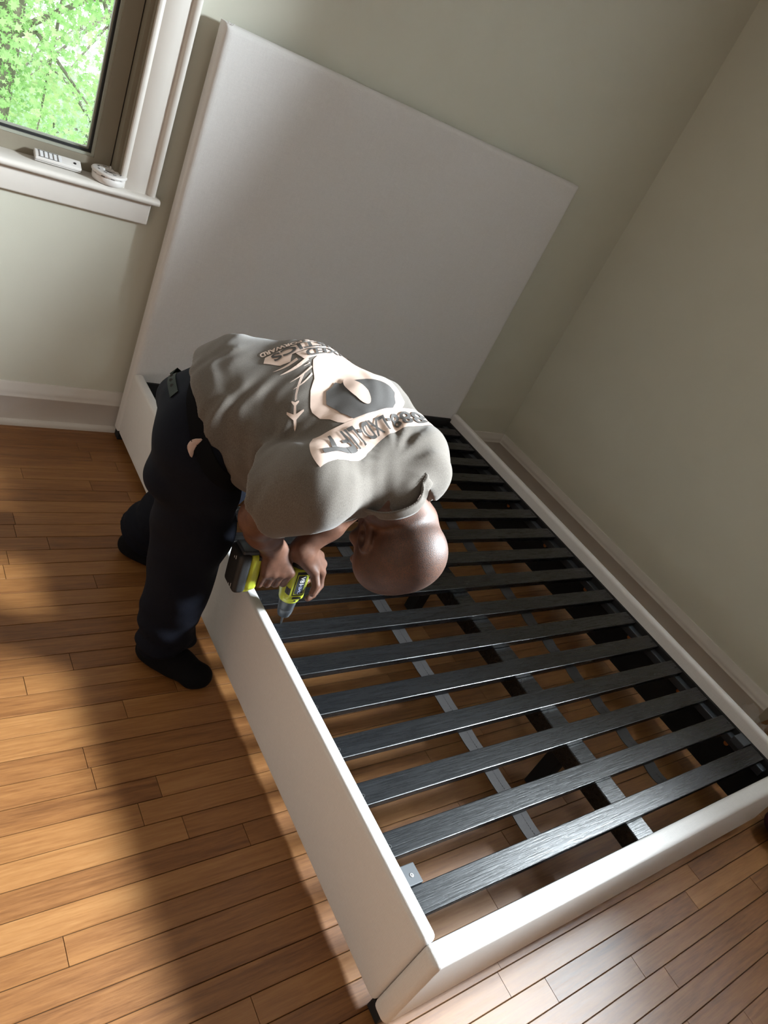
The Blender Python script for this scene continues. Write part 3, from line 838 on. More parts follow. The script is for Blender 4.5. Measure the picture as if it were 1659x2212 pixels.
def foot_sdf(P, an, fd):
    fd = nrm(fd); sd = np.cross(fd, A(0, 0, 1)); b = A(an[0], an[1], 0)
    d = cone(P, b - fd * .030 + A(0, 0, .036), b + fd * .060 + A(0, 0, .040), .035, .036)
    d = smin(d, cone(P, b + fd * .050 + A(0, 0, .034), b + fd * .128 - sd * .004 + A(0, 0, .026), .040, .032), .03)
    d = smin(d, cone(P, b + fd * .112 + sd * .018 + A(0, 0, .022), b + fd * .126 - sd * .018 + A(0, 0, .021), .024, .024), .02)
    d = smin(d, cone(P, b + A(0, 0, .04), b + A(0, 0, .13), .038, .040), .03)
    return smax(d, -(P[:, 2] - .0012), .008)

# ------------------------------------------------------------------ cloth and skin materials
def mat_shirt():
    m, nt, b = new_mat('heather_grey_jersey')
    b.inputs['Roughness'].default_value = 0.9; b.inputs['Specular IOR Level'].default_value = 0.2; b.inputs['Sheen Weight'].default_value = 0.15
    tc = N(nt, 'ShaderNodeTexCoord')
    mp = N(nt, 'ShaderNodeMapping'); mp.inputs['Scale'].default_value = (1, 1, 0.25)
    nt.links.new(tc.outputs['Object'], mp.inputs['Vector'])
    n = N(nt, 'ShaderNodeTexNoise', Scale=900.0, Detail=2.0); nt.links.new(mp.outputs[0], n.inputs['Vector'])
    r = ramp(nt, [(0.30, (0.095, 0.080, 0.067)), (0.52, (0.122, 0.105, 0.089)), (0.74, (0.150, 0.132, 0.114))])
    nt.links.new(n.outputs['Fac'], r.inputs['Fac']); nt.links.new(r.outputs['Color'], b.inputs['Base Color'])
    bp = N(nt, 'ShaderNodeBump', Strength=0.25, Distance=0.001)
    nt.links.new(n.outputs['Fac'], bp.inputs['Height']); nt.links.new(bp.outputs['Normal'], b.inputs['Normal'])
    return m
M['shirt'] = mat_shirt()
def mat_skin():
    m, nt, b = new_mat('brown_skin')
    tc = N(nt, 'ShaderNodeTexCoord')
    n = N(nt, 'ShaderNodeTexNoise', Scale=28.0, Detail=6.0, Roughness=0.65); nt.links.new(tc.outputs['Object'], n.inputs['Vector'])
    r = ramp(nt, [(0.3, (0.070, 0.029, 0.016)), (0.55, (0.112, 0.048, 0.028)), (0.75, (0.155, 0.074, 0.045))])
    nt.links.new(n.outputs['Fac'], r.inputs['Fac'])
    at = N(nt, 'ShaderNodeAttribute', _attribute_name='stubble')
    s = N(nt, 'ShaderNodeTexNoise', Scale=620.0, Detail=2.0); nt.links.new(tc.outputs['Object'], s.inputs['Vector'])
    sr = N(nt, 'ShaderNodeMapRange'); sr.inputs['From Min'].default_value = 0.42; sr.inputs['From Max'].default_value = 0.62
    nt.links.new(s.outputs['Fac'], sr.inputs['Value'])
    mu = N(nt, 'ShaderNodeMath', _operation='MULTIPLY'); nt.links.new(at.outputs['Fac'], mu.inputs[0]); nt.links.new(sr.outputs[0], mu.inputs[1])
    m2 = N(nt, 'ShaderNodeMath', _operation='MULTIPLY'); m2.inputs[1].default_value = 0.9; nt.links.new(mu.outputs[0], m2.inputs[0])
    mx = N(nt, 'ShaderNodeMix'); mx.data_type = 'RGBA'
    nt.links.new(m2.outputs[0], mx.inputs[0]); nt.links.new(r.outputs['Color'], mx.inputs[6]); mx.inputs[7].default_value = (0.036, 0.028, 0.026, 1)
    nt.links.new(mx.outputs[2], b.inputs['Base Color'])
    b.inputs['Roughness'].default_value = 0.54; b.inputs['Specular IOR Level'].default_value = 0.42
    b.inputs['Subsurface Weight'].default_value = 0.06; b.inputs['Subsurface Radius'].default_value = (0.012, 0.005, 0.003)
    ad = N(nt, 'ShaderNodeMath', _operation='ADD'); nt.links.new(n.outputs['Fac'], ad.inputs[0]); nt.links.new(m2.outputs[0], ad.inputs[1])
    bp = N(nt, 'ShaderNodeBump', Strength=0.22, Distance=0.0015)
    nt.links.new(ad.outputs[0], bp.inputs['Height']); nt.links.new(bp.outputs['Normal'], b.inputs['Normal'])
    return m
M['skin'] = mat_skin()

# ------------------------------------------------------------------ the man
person = tag(empty('person', (-0.14, -0.95, 0)), 'bald person in grey printed t-shirt and navy trousers bending over the bed rail', 'person')
vb, fb = polygonize(body_sdf, (-.50, -1.66, .03), (.42, -.60, 1.06), .0042)
ob, vb, fb = mesh_from('body', vb, fb, M['skin'], person, 0)
q = (vb - HC) @ HAX.T
st = np.clip((.050 + .35 * q[:, 2] - q[:, 1]) / .020, 0, 1) * np.clip((q[:, 2] + .052 - .25 * np.clip(q[:, 1] + .02, 0, 1)) / .018, 0, 1) * (np.linalg.norm(q, axis=1) < .16)
ear = np.exp(-(((np.abs(q[:, 0]) - .086) / .016) ** 2 + ((q[:, 1] + .012) / .030) ** 2 + ((q[:, 2] + .014) / .034) ** 2))
st = st * np.clip(1 - 1.6 * ear, 0, 1)
at = ob.data.attributes.new('stubble', 'FLOAT', 'POINT'); at.data.foreach_set('value', st.astype(np.float32))
vs_, fs_ = polygonize(shirt_sdf, (-.46, -1.64, .50), (.42, -.86, 1.10), .0048)
shirt, vs_, fs_ = mesh_from('t_shirt', vs_, fs_, M['shirt'], person, 1)
vt, ft = polygonize(trousers_sdf, (-.52, -1.42, .0), (.24, -.58, .98), .0058)
trous, vt, ft = mesh_from('trousers', vt, ft, M['navy'], person, 1)
for an, fd in ((ANR, FDR), (ANL, FDL)):
    vf, ff = polygonize(lambda P: foot_sdf(P, an, fd), A(an[0] - .2, an[1] - .2, -.004), A(an[0] + .22, an[1] + .2, .16), .005)
    mesh_from('sock', vf, ff, M['sock'], person, 1)
bvh_s = BVHTree.FromPolygons([V(v) for v in vs_], [tuple(f) for f in fs_])
bvh_t = BVHTree.FromPolygons([V(v) for v in vt], [tuple(f) for f in ft])
bvh_b = BVHTree.FromPolygons([V(v) for v in vb], [tuple(f) for f in fb])

# ---- drape flat outlines over a garment
def spine_frame(t):
    """t in metres along the spine from S1 towards the neck"""
    pts = [PEL, S1, S2, S3, S4, C7 + (C7 - S4) * .6]; ls = [L0, L1, L2, L3, L4, L4]
    seg = [np.linalg.norm(pts[i + 1] - pts[i]) for i in range(len(pts) - 1)]
    cum = [-seg[0]]
    for s in seg: cum.append(cum[-1] + s)
    i = max(0, min(len(seg) - 1, next((k for k in range(len(seg)) if t <= cum[k + 1]), len(seg) - 1)))
    f = (t - cum[i]) / seg[i]
    def ss(x): return x
    p = pts[i] + (pts[i + 1] - pts[i]) * f
    def tang(k):
        a = pts[max(0, k - 1)]; b = pts[min(len(pts) - 1, k + 1)]; return nrm(b - a)
    w = nrm(tang(i) * (1 - f) + tang(i + 1) * f); l = nrm(ls[i] * (1 - f) + ls[i + 1] * f)
    l = nrm(l - w * (l @ w)); n = np.cross(w, l)
    if n[2] < 0: n = -n
    return p, l, n
PR_R = 0.185
def drape_pt(x, y, lift):
    # the shirt has ridden up and twisted, so the print is sheared and stretched along the back
    yn = min(y, 0.0); yp = max(y, 0.0)
    t = 0.3186 + -0.1860 * x + 1.5324 * yn + 2.8249 * yn * yn + 1.5553 * x * yn + yp * (.9 + 1.7 * max(0.0, min(1.0, (x + .118) / .24)) ** 2)
    p, l, n = spine_frame(t)
    ph = (-0.0410 + 1.4420 * x + 0.0982 * yn + -2.9917 * yn * yn + 1.2171 * x * yn + .45 * yp) / PR_R
    d = -l * math.sin(ph) + n * math.cos(ph)
    hit, no, _, _ = bvh_s.ray_cast(V(p + d * .45), V(-d), .45)
    if hit is None: return V(p + d * .16)
    if no.dot(V(d)) < 0: no = -no
    return hit + no * lift
def curve_mesh(polys):
    """filled 2-D mesh of closed outlines (holes included)"""
    cu = bpy.data.curves.new('outline', 'CURVE'); cu.dimensions = '2D'; cu.fill_mode = 'BOTH'
    for pl in polys:
        sp = cu.splines.new('POLY'); sp.points.add(len(pl) - 1); sp.use_cyclic_u = True
        for i, (x, y) in enumerate(pl): sp.points[i].co = (x, y, 0, 1)
    return cu
def text_curve(body, size, spacing=1.0, bold=0.0, xs=1.0, align='CENTER'):
    cu = bpy.data.curves.new('lettering', 'FONT'); cu.body = body; cu.size = size; cu.align_x = align; cu.align_y = 'BOTTOM_BASELINE'
    cu.space_character = spacing; cu.offset = bold; cu.resolution_u = 4; cu.fill_mode = 'FRONT'
    return cu
def flat_bm(cu, xf=None, maxlen=0.006):
    o = bpy.data.objects.new('tmp', cu); COL.objects.link(o)
    dg = bpy.context.evaluated_depsgraph_get(); me = bpy.data.meshes.new_from_object(o.evaluated_get(dg))
    bpy.data.objects.remove(o); bpy.data.curves.remove(cu)
    bm = bmesh.new(); bm.from_mesh(me); bpy.data.meshes.remove(me)
    bmesh.ops.remove_doubles(bm, verts=bm.verts, dist=1e-6)
    if xf:
        for v in bm.verts: v.co.x, v.co.y = xf(v.co.x, v.co.y)
    bmesh.ops.triangulate(bm, faces=bm.faces)
    for _ in range(7):
        es = [e for e in bm.edges if e.calc_length() > maxlen]
        if not es: break
        bmesh.ops.subdivide_edges(bm, edges=es, cuts=1)
        bmesh.ops.triangulate(bm, faces=bm.faces)
    return bm
def drape(name, cu, mat, parent, lift, xf=None, maxlen=0.0045, fn=None, box=None, warp=1.0):
    bm = flat_bm(cu, xf, maxlen)
    if box:
        xs = [v.co.x for v in bm.verts]; ys = [v.co.y for v in bm.verts]; x0, x1, y0, y1 = min(xs), max(xs), min(ys), max(ys)
        for v in bm.verts: v.co.x = box[0] + ((v.co.x - x0) / (x1 - x0)) ** warp * (box[1] - box[0]); v.co.y = box[2] + (v.co.y - y0) / (y1 - y0) * (box[3] - box[2])
    for v in bm.verts: v.co = (fn or drape_pt)(v.co.x, v.co.y, lift)
    me = bpy.data.meshes.new(name); bm.to_mesh(me); bm.free()
    return link_mesh(name, me, mat, parent, True)

# the print, in reading coordinates: x to the reader's right, y towards the head; origin = middle of the number band's lower edge
band = [(-.128, 0), (.122, 0), (.122, .058), (-.128, .058)]
pb = drape('print_band', curve_mesh([band]), M['print'], shirt, .0012)
drape('print_lettering', text_curve('888-LXD-LIFT', .058, 1.02, .0012), M['ink'], pb, .0030, maxlen=.005, box=(-.124, .112, .010, .050), warp=.80)
# big pale figure with a dark two-lobed mass and a pale oval tongue
big = [(.060, .001), (.072, -.008), (.080, -.022), (.093, -.034), (.097, -.052), (.094, -.062), (.074, -.090), (.052, -.108), (.049, -.114), (.044, -.130), (.036, -.148), (.020, -.156), (-.030, -.158), (-.058, -.150),
       (-.070, -.128), (-.078, -.100), (-.088, -.070), (-.094, -.040), (-.096, -.014), (-.088, -.006), (-.078, .001)]
pf = drape('print_figure', curve_mesh([big]), M['print'], shirt, .0009)
dark = [(.040, -.001), (.048, -.014), (.055, -.022), (.058, -.036), (.064, -.050), (.056, -.060), (.044, -.074), (.026, -.078), (.012, -.085), (.003, -.078), (-.008, -.080), (-.026, -.074), (-.048, -.070), (-.066, -.058),
        (-.078, -.042), (-.082, -.030), (-.076, -.020), (-.072, -.010), (-.060, -.002)]
dk = drape('print_figure_shade', curve_mesh([dark]), M['ink'], pf, .0024)
oval = [(-.012 + .0165 * math.cos(t), -.050 + .034 * math.sin(t)) for t in [i * 2 * math.pi / 28 for i in range(28)]]
drape('print_figure_face', curve_mesh([oval]), M['print'], pf, .0038)
# lettering under the figure
drape('print_lettering', text_curve('LUXED', .036, 1.02, .0009), M['ink'], shirt, .0028, box=(-.088, .048, -.1765, -.1565))
l0 = drape('print_band', curve_mesh([[(-.100, -.1775), (.066, -.1775), (.058, -.157), (.046, -.1545), (-.096, -.1545)]]), M['print'], shirt, .0011)
lg = [(-.136, -.2015), (.128, -.2015), (.140, -.190), (.128, -.182), (.110, -.168), (.086, -.164), (.074, -.1785), (-.136, -.1785)]
pl_ = drape('print_band', curve_mesh([lg]), M['print'], shirt, .0012)
drape('print_lettering', text_curve('LOGISTICS', .032, 1.02, .0008), M['ink'], pl_, .0030, box=(-.120, .116, -.1995, -.1800))
drape('print_lettering', text_curve('MOVING YOUR LIFE FORWARD', .0170, 1.0, .0006), M['print'], shirt, .0012, box=(-.138, .136, -.2155, -.2050))
# sweeping speed lines
def swoosh(x0, y0, x1, y1, w, sag):
    up, dn = [], []
    for i in range(13):
        t = i / 12; x = x0 + (x1 - x0) * t; y = y0 + (y1 - y0) * t + sag * math.sin(math.pi * t); ww = w * (1 - t) ** .8 + .0004
        up.append((x, y + ww / 2)); dn.append((x, y - ww / 2))
    return up + dn[::-1]
for k in ((.047, -.155, .122, -.1505, .0085, .005), (.070, -.163, .132, -.164, .006, .004), (.045, -.134, .112, -.127, .0040, .004), (.051, -.120, .110, -.111, .0040, .004), (.046, -.1435, .064, -.142, .0022, .0)):
    drape('print_speed_line', curve_mesh([swoosh(*k)]), M['print'], shirt, .0012)
# aeroplane with a double trail
PX, PY, PA, PS = .1270, -.069, 1.05, .36
def rot(pts): return [(PX + PS * (x * math.cos(PA) - y * math.sin(PA)), PY + PS * (x * math.sin(PA) + y * math.cos(PA))) for x, y in pts]
plane = [(.075, 0), (.060, .006), (.022, .008), (-.012, .052), (-.022, .052), (-.004, .008), (-.044, .007), (-.060, .024), (-.068, .024), (-.060, 0),
         (-.068, -.024), (-.060, -.024), (-.044, -.007), (-.004, -.008), (-.022, -.052), (-.012, -.052), (.022, -.008), (.060, -.006)]
drape('print_aeroplane', curve_mesh([rot(plane)]), M['print'], shirt, .0012)
for o_ in (-.0024, .0024):
    c0 = (.1130, -.090); c1 = (.072, -.128); pts_u, pts_d = [], []
    for i in range(11):
        t = i / 10; x = c0[0] + (c1[0] - c0[0]) * (t ** 1.4) + o_ * (.6 + t * .6); y = c0[1] + (c1[1] - c0[1]) * t; w = .0007 + .0016 * t
        pts_u.append((x - w, y)); pts_d.append((x + w, y))
    drape('print_trail', curve_mesh([pts_u + pts_d[::-1]]), M['print'], shirt, .0012)

# collar rib round the neck opening
axn = nrm(NK1 - NK0); e1 = nrm(np.cross(axn, A(0, 0, 1))); e2 = np.cross(axn, e1)
def collar():
    vs, fs = [], []; n = 84; m = 6
    for i in range(n):
        a = 2 * math.pi * i / n; d = e1 * math.cos(a) + e2 * math.sin(a)
        tr = .010 - .35 * max(0.0, .070 * float(d @ -L4))
        for j in range(m):
            t = tr - .022 + .026 * j / (m - 1)
            o = NK0 + axn * t
            hit, no, _, _ = bvh_s.ray_cast(V(o + d * .125), V(-d), .125)
            r = (hit - V(o)).length if hit is not None else .066
            if not (.060 < r < .086): r = .070
            vs.append([i, j, o, d, r])
    rr = np.array([v[4] for v in vs]).reshape(n, m)
    for _ in range(3): rr = (np.roll(rr, 1, 0) + rr * 2 + np.roll(rr, -1, 0)) / 4
    out = [tuple(v[2] + v[3] * (rr[v[0], v[1]] + .0025)) for v in vs]
    for i in range(n):
        for j in range(m - 1): fs.append((i * m + j, i * m + j + 1, ((i + 1) % n) * m + j + 1, ((i + 1) % n) * m + j))
    st = []
    for i in range(0, n):
        p = V(out[i * m]); q = V(out[((i + 1) % n) * m]); st.append((p.lerp(q, .15), p.lerp(q, .85), V(vs[i * m][3])))
    return out, fs, st
vs, fs, st = collar()
co = MB().add(vs, fs).build('collar', M['shirt'], shirt, smooth=True)
sol = co.modifiers.new('thickness', 'SOLIDIFY'); sol.thickness = 0.0036; sol.offset = 0
mb = MB()
for p, q, d in st: mb.tube([p + d * .0012 - V(axn) * .002, q + d * .0012 - V(axn) * .002], .0007, 5)
mb.build('stitching', M['shirt'], co)['kind'] = 'stuff'

# waistband tag, belt end with punched holes, pocket lining
def on_trousers(p, d, lift):
    d = V(d).normalized(); hit, no, _, _ = bvh_t.ray_cast(V(p) + d * .4, -d, .5)
    return (hit + d * lift) if hit is not None else V(p) + d * .13
upw = nrm(S1 - PEL)
def waist_pt(ang, h, lift):
    l = L0; b = np.cross(upw, l); b = b if b[0] < 0 else -b
    d = -l * math.sin(ang) + b * math.cos(ang)
    return on_trousers(PEL + upw * h, d, lift)
vs, fs = [], []; n = 64
for i in range(n):
    a = 2 * math.pi * i / n
    for h, li in ((.058, .001), (.058, .006), (.092, .006), (.092, .001)): vs.append(waist_pt(a, h, li))
for i in range(n):
    for j in range(3): fs.append((i * 4 + j, i * 4 + j + 1, ((i + 1) % n) * 4 + j + 1, ((i + 1) % n) * 4 + j))
belt = MB().add(vs, fs).build('belt', M['sock'], trous, smooth=True)
bvd = V((-.62, -.60, .50)).normalized()
def belt_pt(f, h, lift):
    a, b = V((-.262, -.966, .800)), V((-.262, -1.062, .782))
    p = a.lerp(b, f) + V((.55, -.12, .82)) * h
    hit, no, _, _ = bvh_t.ray_cast(p + bvd * .3, -bvd, .5)
    return (hit if hit is not None else p) + bvd * lift
vs, fs = [], []; n = 14
for i in range(n):
    for h, li in ((-.012, .001), (-.012, .0050), (.010, .0050), (.010, .001)): vs.append(belt_pt(i / (n - 1), h, li))
for i in range(n - 1):
    for j in range(4): fs.append((i * 4 + j, i * 4 + (j + 1) % 4, i * 4 + 4 + (j + 1) % 4, i * 4 + 4 + j))
fs += [(3, 2, 1, 0), tuple((n - 1) * 4 + j for j in range(4))]
bend = MB().add(vs, fs).build('belt_end', M['belt'], belt, smooth=False)
for k in range(4):
    p = belt_pt(.10 + .20 * k, -.001, .0050)
    MB().cyl(p - bvd * .001, p + bvd * .0006, .0040, n=12).build('punched_hole', M['gasket'], belt)
# back pocket lining peeping out at the near hip
pc = bvh_t.ray_cast(V((-.60, -1.50, 1.05)), (V((-.262, -1.19, .742)) - V((-.60, -1.50, 1.05))).normalized(), 2.0)
pp, pn = pc[0], pc[1]
if pn.dot(V((-.6, -.6, .5))) < 0: pn = -pn
tz = (V((0.25, 0.1, 1)) - pn * pn.dot(V((0.25, 0.1, 1)))).normalized(); tx = pn.cross(tz)
vs, fs = [], []
for j in range(9):
    for i in range(7):
        u, w = (i - 3) / 3, (j - 4) / 4; wd = .0085 * math.sqrt(max(0, 1 - w * w * .92)) 
        p = pp + tx * (u * wd - .010 * w * w) + tz * w * .021
        vs.append(p + pn * (.004 + .003 * math.cos(u * 1.5) + .0015 * math.sin(7 * w + 4 * u)))
for j in range(8):
    for i in range(6): fs.append((j * 7 + i, j * 7 + i + 1, j * 7 + i + 8, j * 7 + i + 7))
pk = MB().add(vs, fs).build('pocket_lining', M['pink'], trous, smooth=True)
s_ = pk.modifiers.new('thickness', 'SOLIDIFY'); s_.thickness = .003
# sleeve hem stitching ring on the near sleeve

# ------------------------------------------------------------------ cordless drill
drill = tag(empty('cordless_drill', tuple(BIT)), 'lime green and black cordless drill held nose down over the slat end', 'drill')
def dp(r, h, s): return BIT + DAX * r + HDX * h + DSY * s      # rear, along the handle, towards the near side
DM = np.stack([DAX, HDX, DSY])
def rbox_sdf(P, c, half, r):
    q = np.abs((P - c) @ DM.T) - (np.asarray(half) - r)
    return np.linalg.norm(np.maximum(q, 0), axis=1) + np.minimum(q.max(1), 0) - r
def housing(P):
    d = cone(P, dp(.098, 0, 0), dp(.184, 0, 0), .0285, .0300)
    d = smax(d, -((P - dp(.084, 0, 0)) @ DAX), .004)
    d = smax(d, (P - dp(.205, 0, 0)) @ DAX, .004)
    d = smin(d, rbox_sdf(P, dp(.150, 0, .004), (.050, .026, .0285), .010), .006)
    d = smin(d, cone(P, dp(.180, .010, 0), dp(.190, .120, 0), .0200, .0185), .018)
    d = smin(d, rbox_sdf(P, dp(.192, .134, 0), (.052, .016, .0350), .012), .014)
    d = smin(d, rbox_sdf(P, dp(.150, .150, 0), (.018, .016, .030), .008), .008)
    return d
vd, fd_ = polygonize(housing, A(-.18, -1.33, .28), A(.16, -1.15, .54), .0026)
hs, vd, fd_ = mesh_from('housing', vd, fd_, M['lime'], drill, 1)
bvh_d = BVHTree.FromPolygons([V(v) for v in vd], [tuple(f) for f in fd_])
MB().lathe(dp(.012, 0, 0), DAX, [(.018, .008), (.020, .0165), (.030, .0195), (.044, .0215), (.046, .0205), (.048, .0215), (.066, .0235), (.076, .0245)], 36).build('chuck', M['drill_grey'], drill, smooth=True)
bt = MB().lathe(dp(0, 0, 0), DAX, [(0, .0016), (.004, .0032), (.012, .0032), (.013, .0036), (.036, .0036)], 6).build('driver_bit', M['screw'], drill)
MB().lathe(dp(.196, 0, 0), DAX, [(0, .0300), (.006, .0306), (.014, .0285), (.0185, .0220)], 36).build('rear_cap', M['drill_black'], drill, smooth=True)
# rubber over-mould along the back of the handle and the body side
def grip(P):
    d = cone(P, dp(.186, .028, 0), dp(.196, .112, 0), .0208, .0192)
    return smax(d, -((P - dp(.178, .07, 0)) @ DAX), .003)
vg, fg = polygonize(grip, A(-.10, -1.30, .40), A(.12, -1.18, .50), .0028)
mesh_from('rubber_grip', vg, fg, M['drill_black'], drill, 1)
# battery pack below the base, with end cap, latch and small print
def pack(P):
    d = rbox_sdf(P, dp(.190, .164, 0), (.056, .0170, .0370), .012)
    return d
vp, fp = polygonize(pack, A(-.16, -1.31, .34), A(.0, -1.14, .53), .0028)
bat = mesh_from('battery', vp, fp, M['drill_black'], drill, 1)[0]
MB().obox(dp(.248, .150, 0), DAX * .006, HDX * .022, DSY * .028).build('battery_end_cap', M['drill_grey'], bat, bevel=.003)
def on_side(r, h, lift=.0008, bv=None):
    o = V(dp(r, h, .12)); hit, no, _, _ = (bv or bvh_d).ray_cast(o, V(-DSY), .2)
    return (hit if hit is not None else V(dp(r, h, .033))) + V(DSY) * lift
def side_text(name, body, size, r, h, mat, parent, lift, xs=1.0, bv=None, bold=.0002, flip=1):
    bm = flat_bm(text_curve(body, size, 1.0, bold), None, .02)
    for v in bm.verts: v.co = on_side(r + flip * v.co.x * xs, h - flip * v.co.y, lift, bv)
    me = bpy.data.meshes.new(name); bm.to_mesh(me); bm.free()
    return link_mesh(name, me, mat, parent)
def side_panel(name, r0, r1, h0, h1, mat, parent, lift, n=8):
    vs, fs = [], []
    for i in range(n + 1):
        for j in range(n + 1): vs.append(on_side(r0 + (r1 - r0) * i / n, h0 + (h1 - h0) * j / n, lift))
    for i in range(n):
        for j in range(n): fs.append((i * (n + 1) + j, i * (n + 1) + j + 1, (i + 1) * (n + 1) + j + 1, (i + 1) * (n + 1) + j))
    return MB().add(vs, fs).build(name, mat, parent, smooth=True)
fr_ = side_panel('label_recess', .118, .192, -.019, .014, M['drill_black'], hs, .0006)
lb = side_panel('label_frame', .122, .184, -.0165, .0115, M['lime'], fr_, .0012)
lb2 = side_panel('label_plate', .1245, .1815, -.0145, .0095, M['drill_grey'], hs, .0018)
side_text('label_lettering', 'ONE+', .0120, .1390, .0010, M['label_blue'], lb2, .0024, 1.0)
side_text('label_lettering', '18V', .0170, .1650, .0020, M['label_white'], lb2, .0024, 1.0)
side_panel('vent_slot', .106, .113, -.015, .010, M['drill_black'], hs, .0008)
side_panel('speed_switch', .120, .140, .0205, .0270, M['drill_grey'], hs, .0016)
MB().lathe(on_side(.098, -.002, -.002), DSY, [(0, .0034), (.003, .0032)], 12).build('housing_screw', M['gasket'], hs)
MB().obox(dp(.150, .046, 0), DAX * .012, HDX * .012, DSY * .009).build('trigger', M['drill_black'], drill, bevel=.004)
bvh_p = BVHTree.FromPolygons([V(v) for v in vp], [tuple(f) for f in fp])
def pack_pt(r, s, lift):
    o = V(dp(r, .3, s)); hit, no, _, _ = bvh_p.ray_cast(o, V(-HDX), .3)
    return (hit if hit is not None else V(dp(r, .181, s))) + V(HDX) * lift
for r, s, w in ((.228, .012, .010), (.224, .002, .006), (.150, .018, .012), (.146, .006, .006)):
    MB().add([pack_pt(r - w / 2, s - .0012, .0006), pack_pt(r + w / 2, s - .0012, .0006), pack_pt(r + w / 2, s + .0012, .0006), pack_pt(r - w / 2, s + .0012, .0006)], [(0, 1, 2, 3)]).build('small_print', M['label_white'], bat)
MB().obox(dp(.238, .128, .030), DAX * .005, HDX * .004, DSY * .0062).build('latch_opening', M['gasket'], hs)

# ------------------------------------------------------------------ things on the window stool
ST = 0.8942
det = tag(empty('smoke_detector', (-0.198, -0.002, ST)), 'round white smoke detector lying face down on the window sill corner', 'smoke detector')
dc = V((-0.198, 0.001, ST))
MB().lathe(dc, (0, 0, 1), [(0, .040), (.002, .0455), (.008, .0480), (.0195, .0485), (.0215, .0465)], 48).build('detector_body', M['plastic_white'], det, smooth=True)
MB().lathe(dc + V((0, 0, .0215)), (0, 0, 1), [(0, .0440), (.0030, .0440)], 40).build('air_slots', M['gasket'], det)
mb = MB()
for i in range(10):
    a = 2 * math.pi * i / 10; d = V((math.cos(a), math.sin(a), 0)); mb.obox(dc + d * .0435 + V((0, 0, .023)), d * .0022, V((-d.y, d.x, 0)) * .0085, V((0, 0, .0022)))
mb.build('slot_ribs', M['plastic_white'], det)
pt = MB()
n = 48
def ringv(r, z): return [dc + V((r * math.cos(2 * math.pi * i / n), r * math.sin(2 * math.pi * i / n), z)) for i in range(n)]
prof = [(.0175, .026), (.0470, .0245), (.0515, .0255), (.0525, .0290), (.0505, .0325), (.0480, .0335), (.0200, .0335), (.0175, .0320)]
vs = []
for r, z in prof: vs += ringv(r, z)
m = len(prof); fs = [(k * n + i, k * n + (i + 1) % n, ((k + 1) % m) * n + (i + 1) % n, ((k + 1) % m) * n + i) for k in range(m) for i in range(n)]
pt.add(vs, fs); plate = pt.build('mounting_plate', M['plastic_white'], det, smooth=True)
MB().lathe(dc + V((0, 0, .0255)), (0, 0, 1), [(0, .0175), (.001, .0172)], 32).build('wiring_hole', M['gasket'], plate)
mb = MB()
for i in range(8):
    a = 2 * math.pi * i / 8 + .2; d = V((math.cos(a), math.sin(a), 0)); mb.obox(dc + d * .034 + V((0, 0, .0337)), d * .0018, V((-d.y, d.x, 0)) * .0050, V((0, 0, .0008)))
mb.build('plate_slots', M['plastic_grey'], plate)
MB().obox(dc + V((.006, .020, .0375)), V((.0022, 0, 0)), V((0, .0030, 0)), V((0, 0, .0045))).build('plate_clip', M['plastic_white'], plate, bevel=.0008)

rem = tag(empty('remote_control', (-0.345, 0.020, ST)), 'small white remote control lying along the window sill near the sash', 'remote control')
rx, ry, rz = V((1, -.02, 0)).normalized(), V((0, .80, .32)).normalized(), V((0, -.32, .80)).normalized()
rc = V((-0.340, 0.018, ST + .0150))
MB().obox(rc, rx * .0640, ry * .0185, rz * .0075).build('remote_body', M['plastic_white'], rem, bevel=.0030, seg=3, smooth=True)
MB().obox(rc - rz * .0012, rx * .0643, ry * .0188, rz * .0005).build('case_seam', M['plastic_grey'], rem)
for i in range(5):
    MB().obox(rc + rx * (-.046 + .0125 * i) + rz * .0078, rx * .0042, ry * .0120, rz * .0009).build('button', M['plastic_grey'] if False else M['label_white'], rem, bevel=.0006)
mb = MB()
for i in range(5): mb.obox(rc + rx * (-.0525 + .0125 * i) + rz * .0077, rx * .0007, ry * .0130, rz * .0006)
for j in (-1, 1): mb.obox(rc + rx * -.027 + ry * .0135 * j + rz * .0077, rx * .028, ry * .0007, rz * .0006)
mb.build('key_grid', M['plastic_grey'], rem)
MB().lathe(rc + rx * .046 + rz * .0074, rz, [(0, .0044), (.0010, .0040)], 16).build('round_key', M['gasket'], rem)

# ------------------------------------------------------------------ small things by the right wall
def mat_film():
    m = bpy.data.materials.new('clear_film'); m.use_nodes = True; nt = m.node_tree; b = nt.nodes['Principled BSDF']; out = nt.nodes['Material Output']
    b.inputs['Base Color'].default_value = (0.75, 0.74, 0.72, 1); b.inputs['Roughness'].default_value = 0.2
    tr = N(nt, 'ShaderNodeBsdfTransparent'); mx = N(nt, 'ShaderNodeMixShader'); mx.inputs[0].default_value = 0.22
    nt.links.new(tr.outputs[0], mx.inputs[1]); nt.links.new(b.outputs[0], mx.inputs[2]); nt.links.new(mx.outputs[0], out.inputs['Surface'])
    return m
M['clear'] = mat_film()
r5 = random.Random(8)
vs, fs = [], []; nx, ny = 13, 11
for j in range(ny):
    for i in range(nx):
        u, w = i / (nx - 1) - .5, j / (ny - 1) - .5
        x = 2.066 + .055 * u + .010 * math.sin(9 * w + 3 * u)
        vs.append((x, -1.870 + .12 * w + r5.uniform(-.005, .005), .062 + .105 * (.5 - abs(u)) + .030 * math.sin(7 * w + 8 * u) + r5.uniform(-.007, .007) - .03))
for j in range(ny - 1):
    for i in range(nx - 1): fs.append((j * nx + i, j * nx + i + 1, (j + 1) * nx + i + 1, (j + 1) * nx + i))
zmin = min(v[2] for v in vs); vs = [(x, y, z - zmin + .001) for x, y, z in vs]
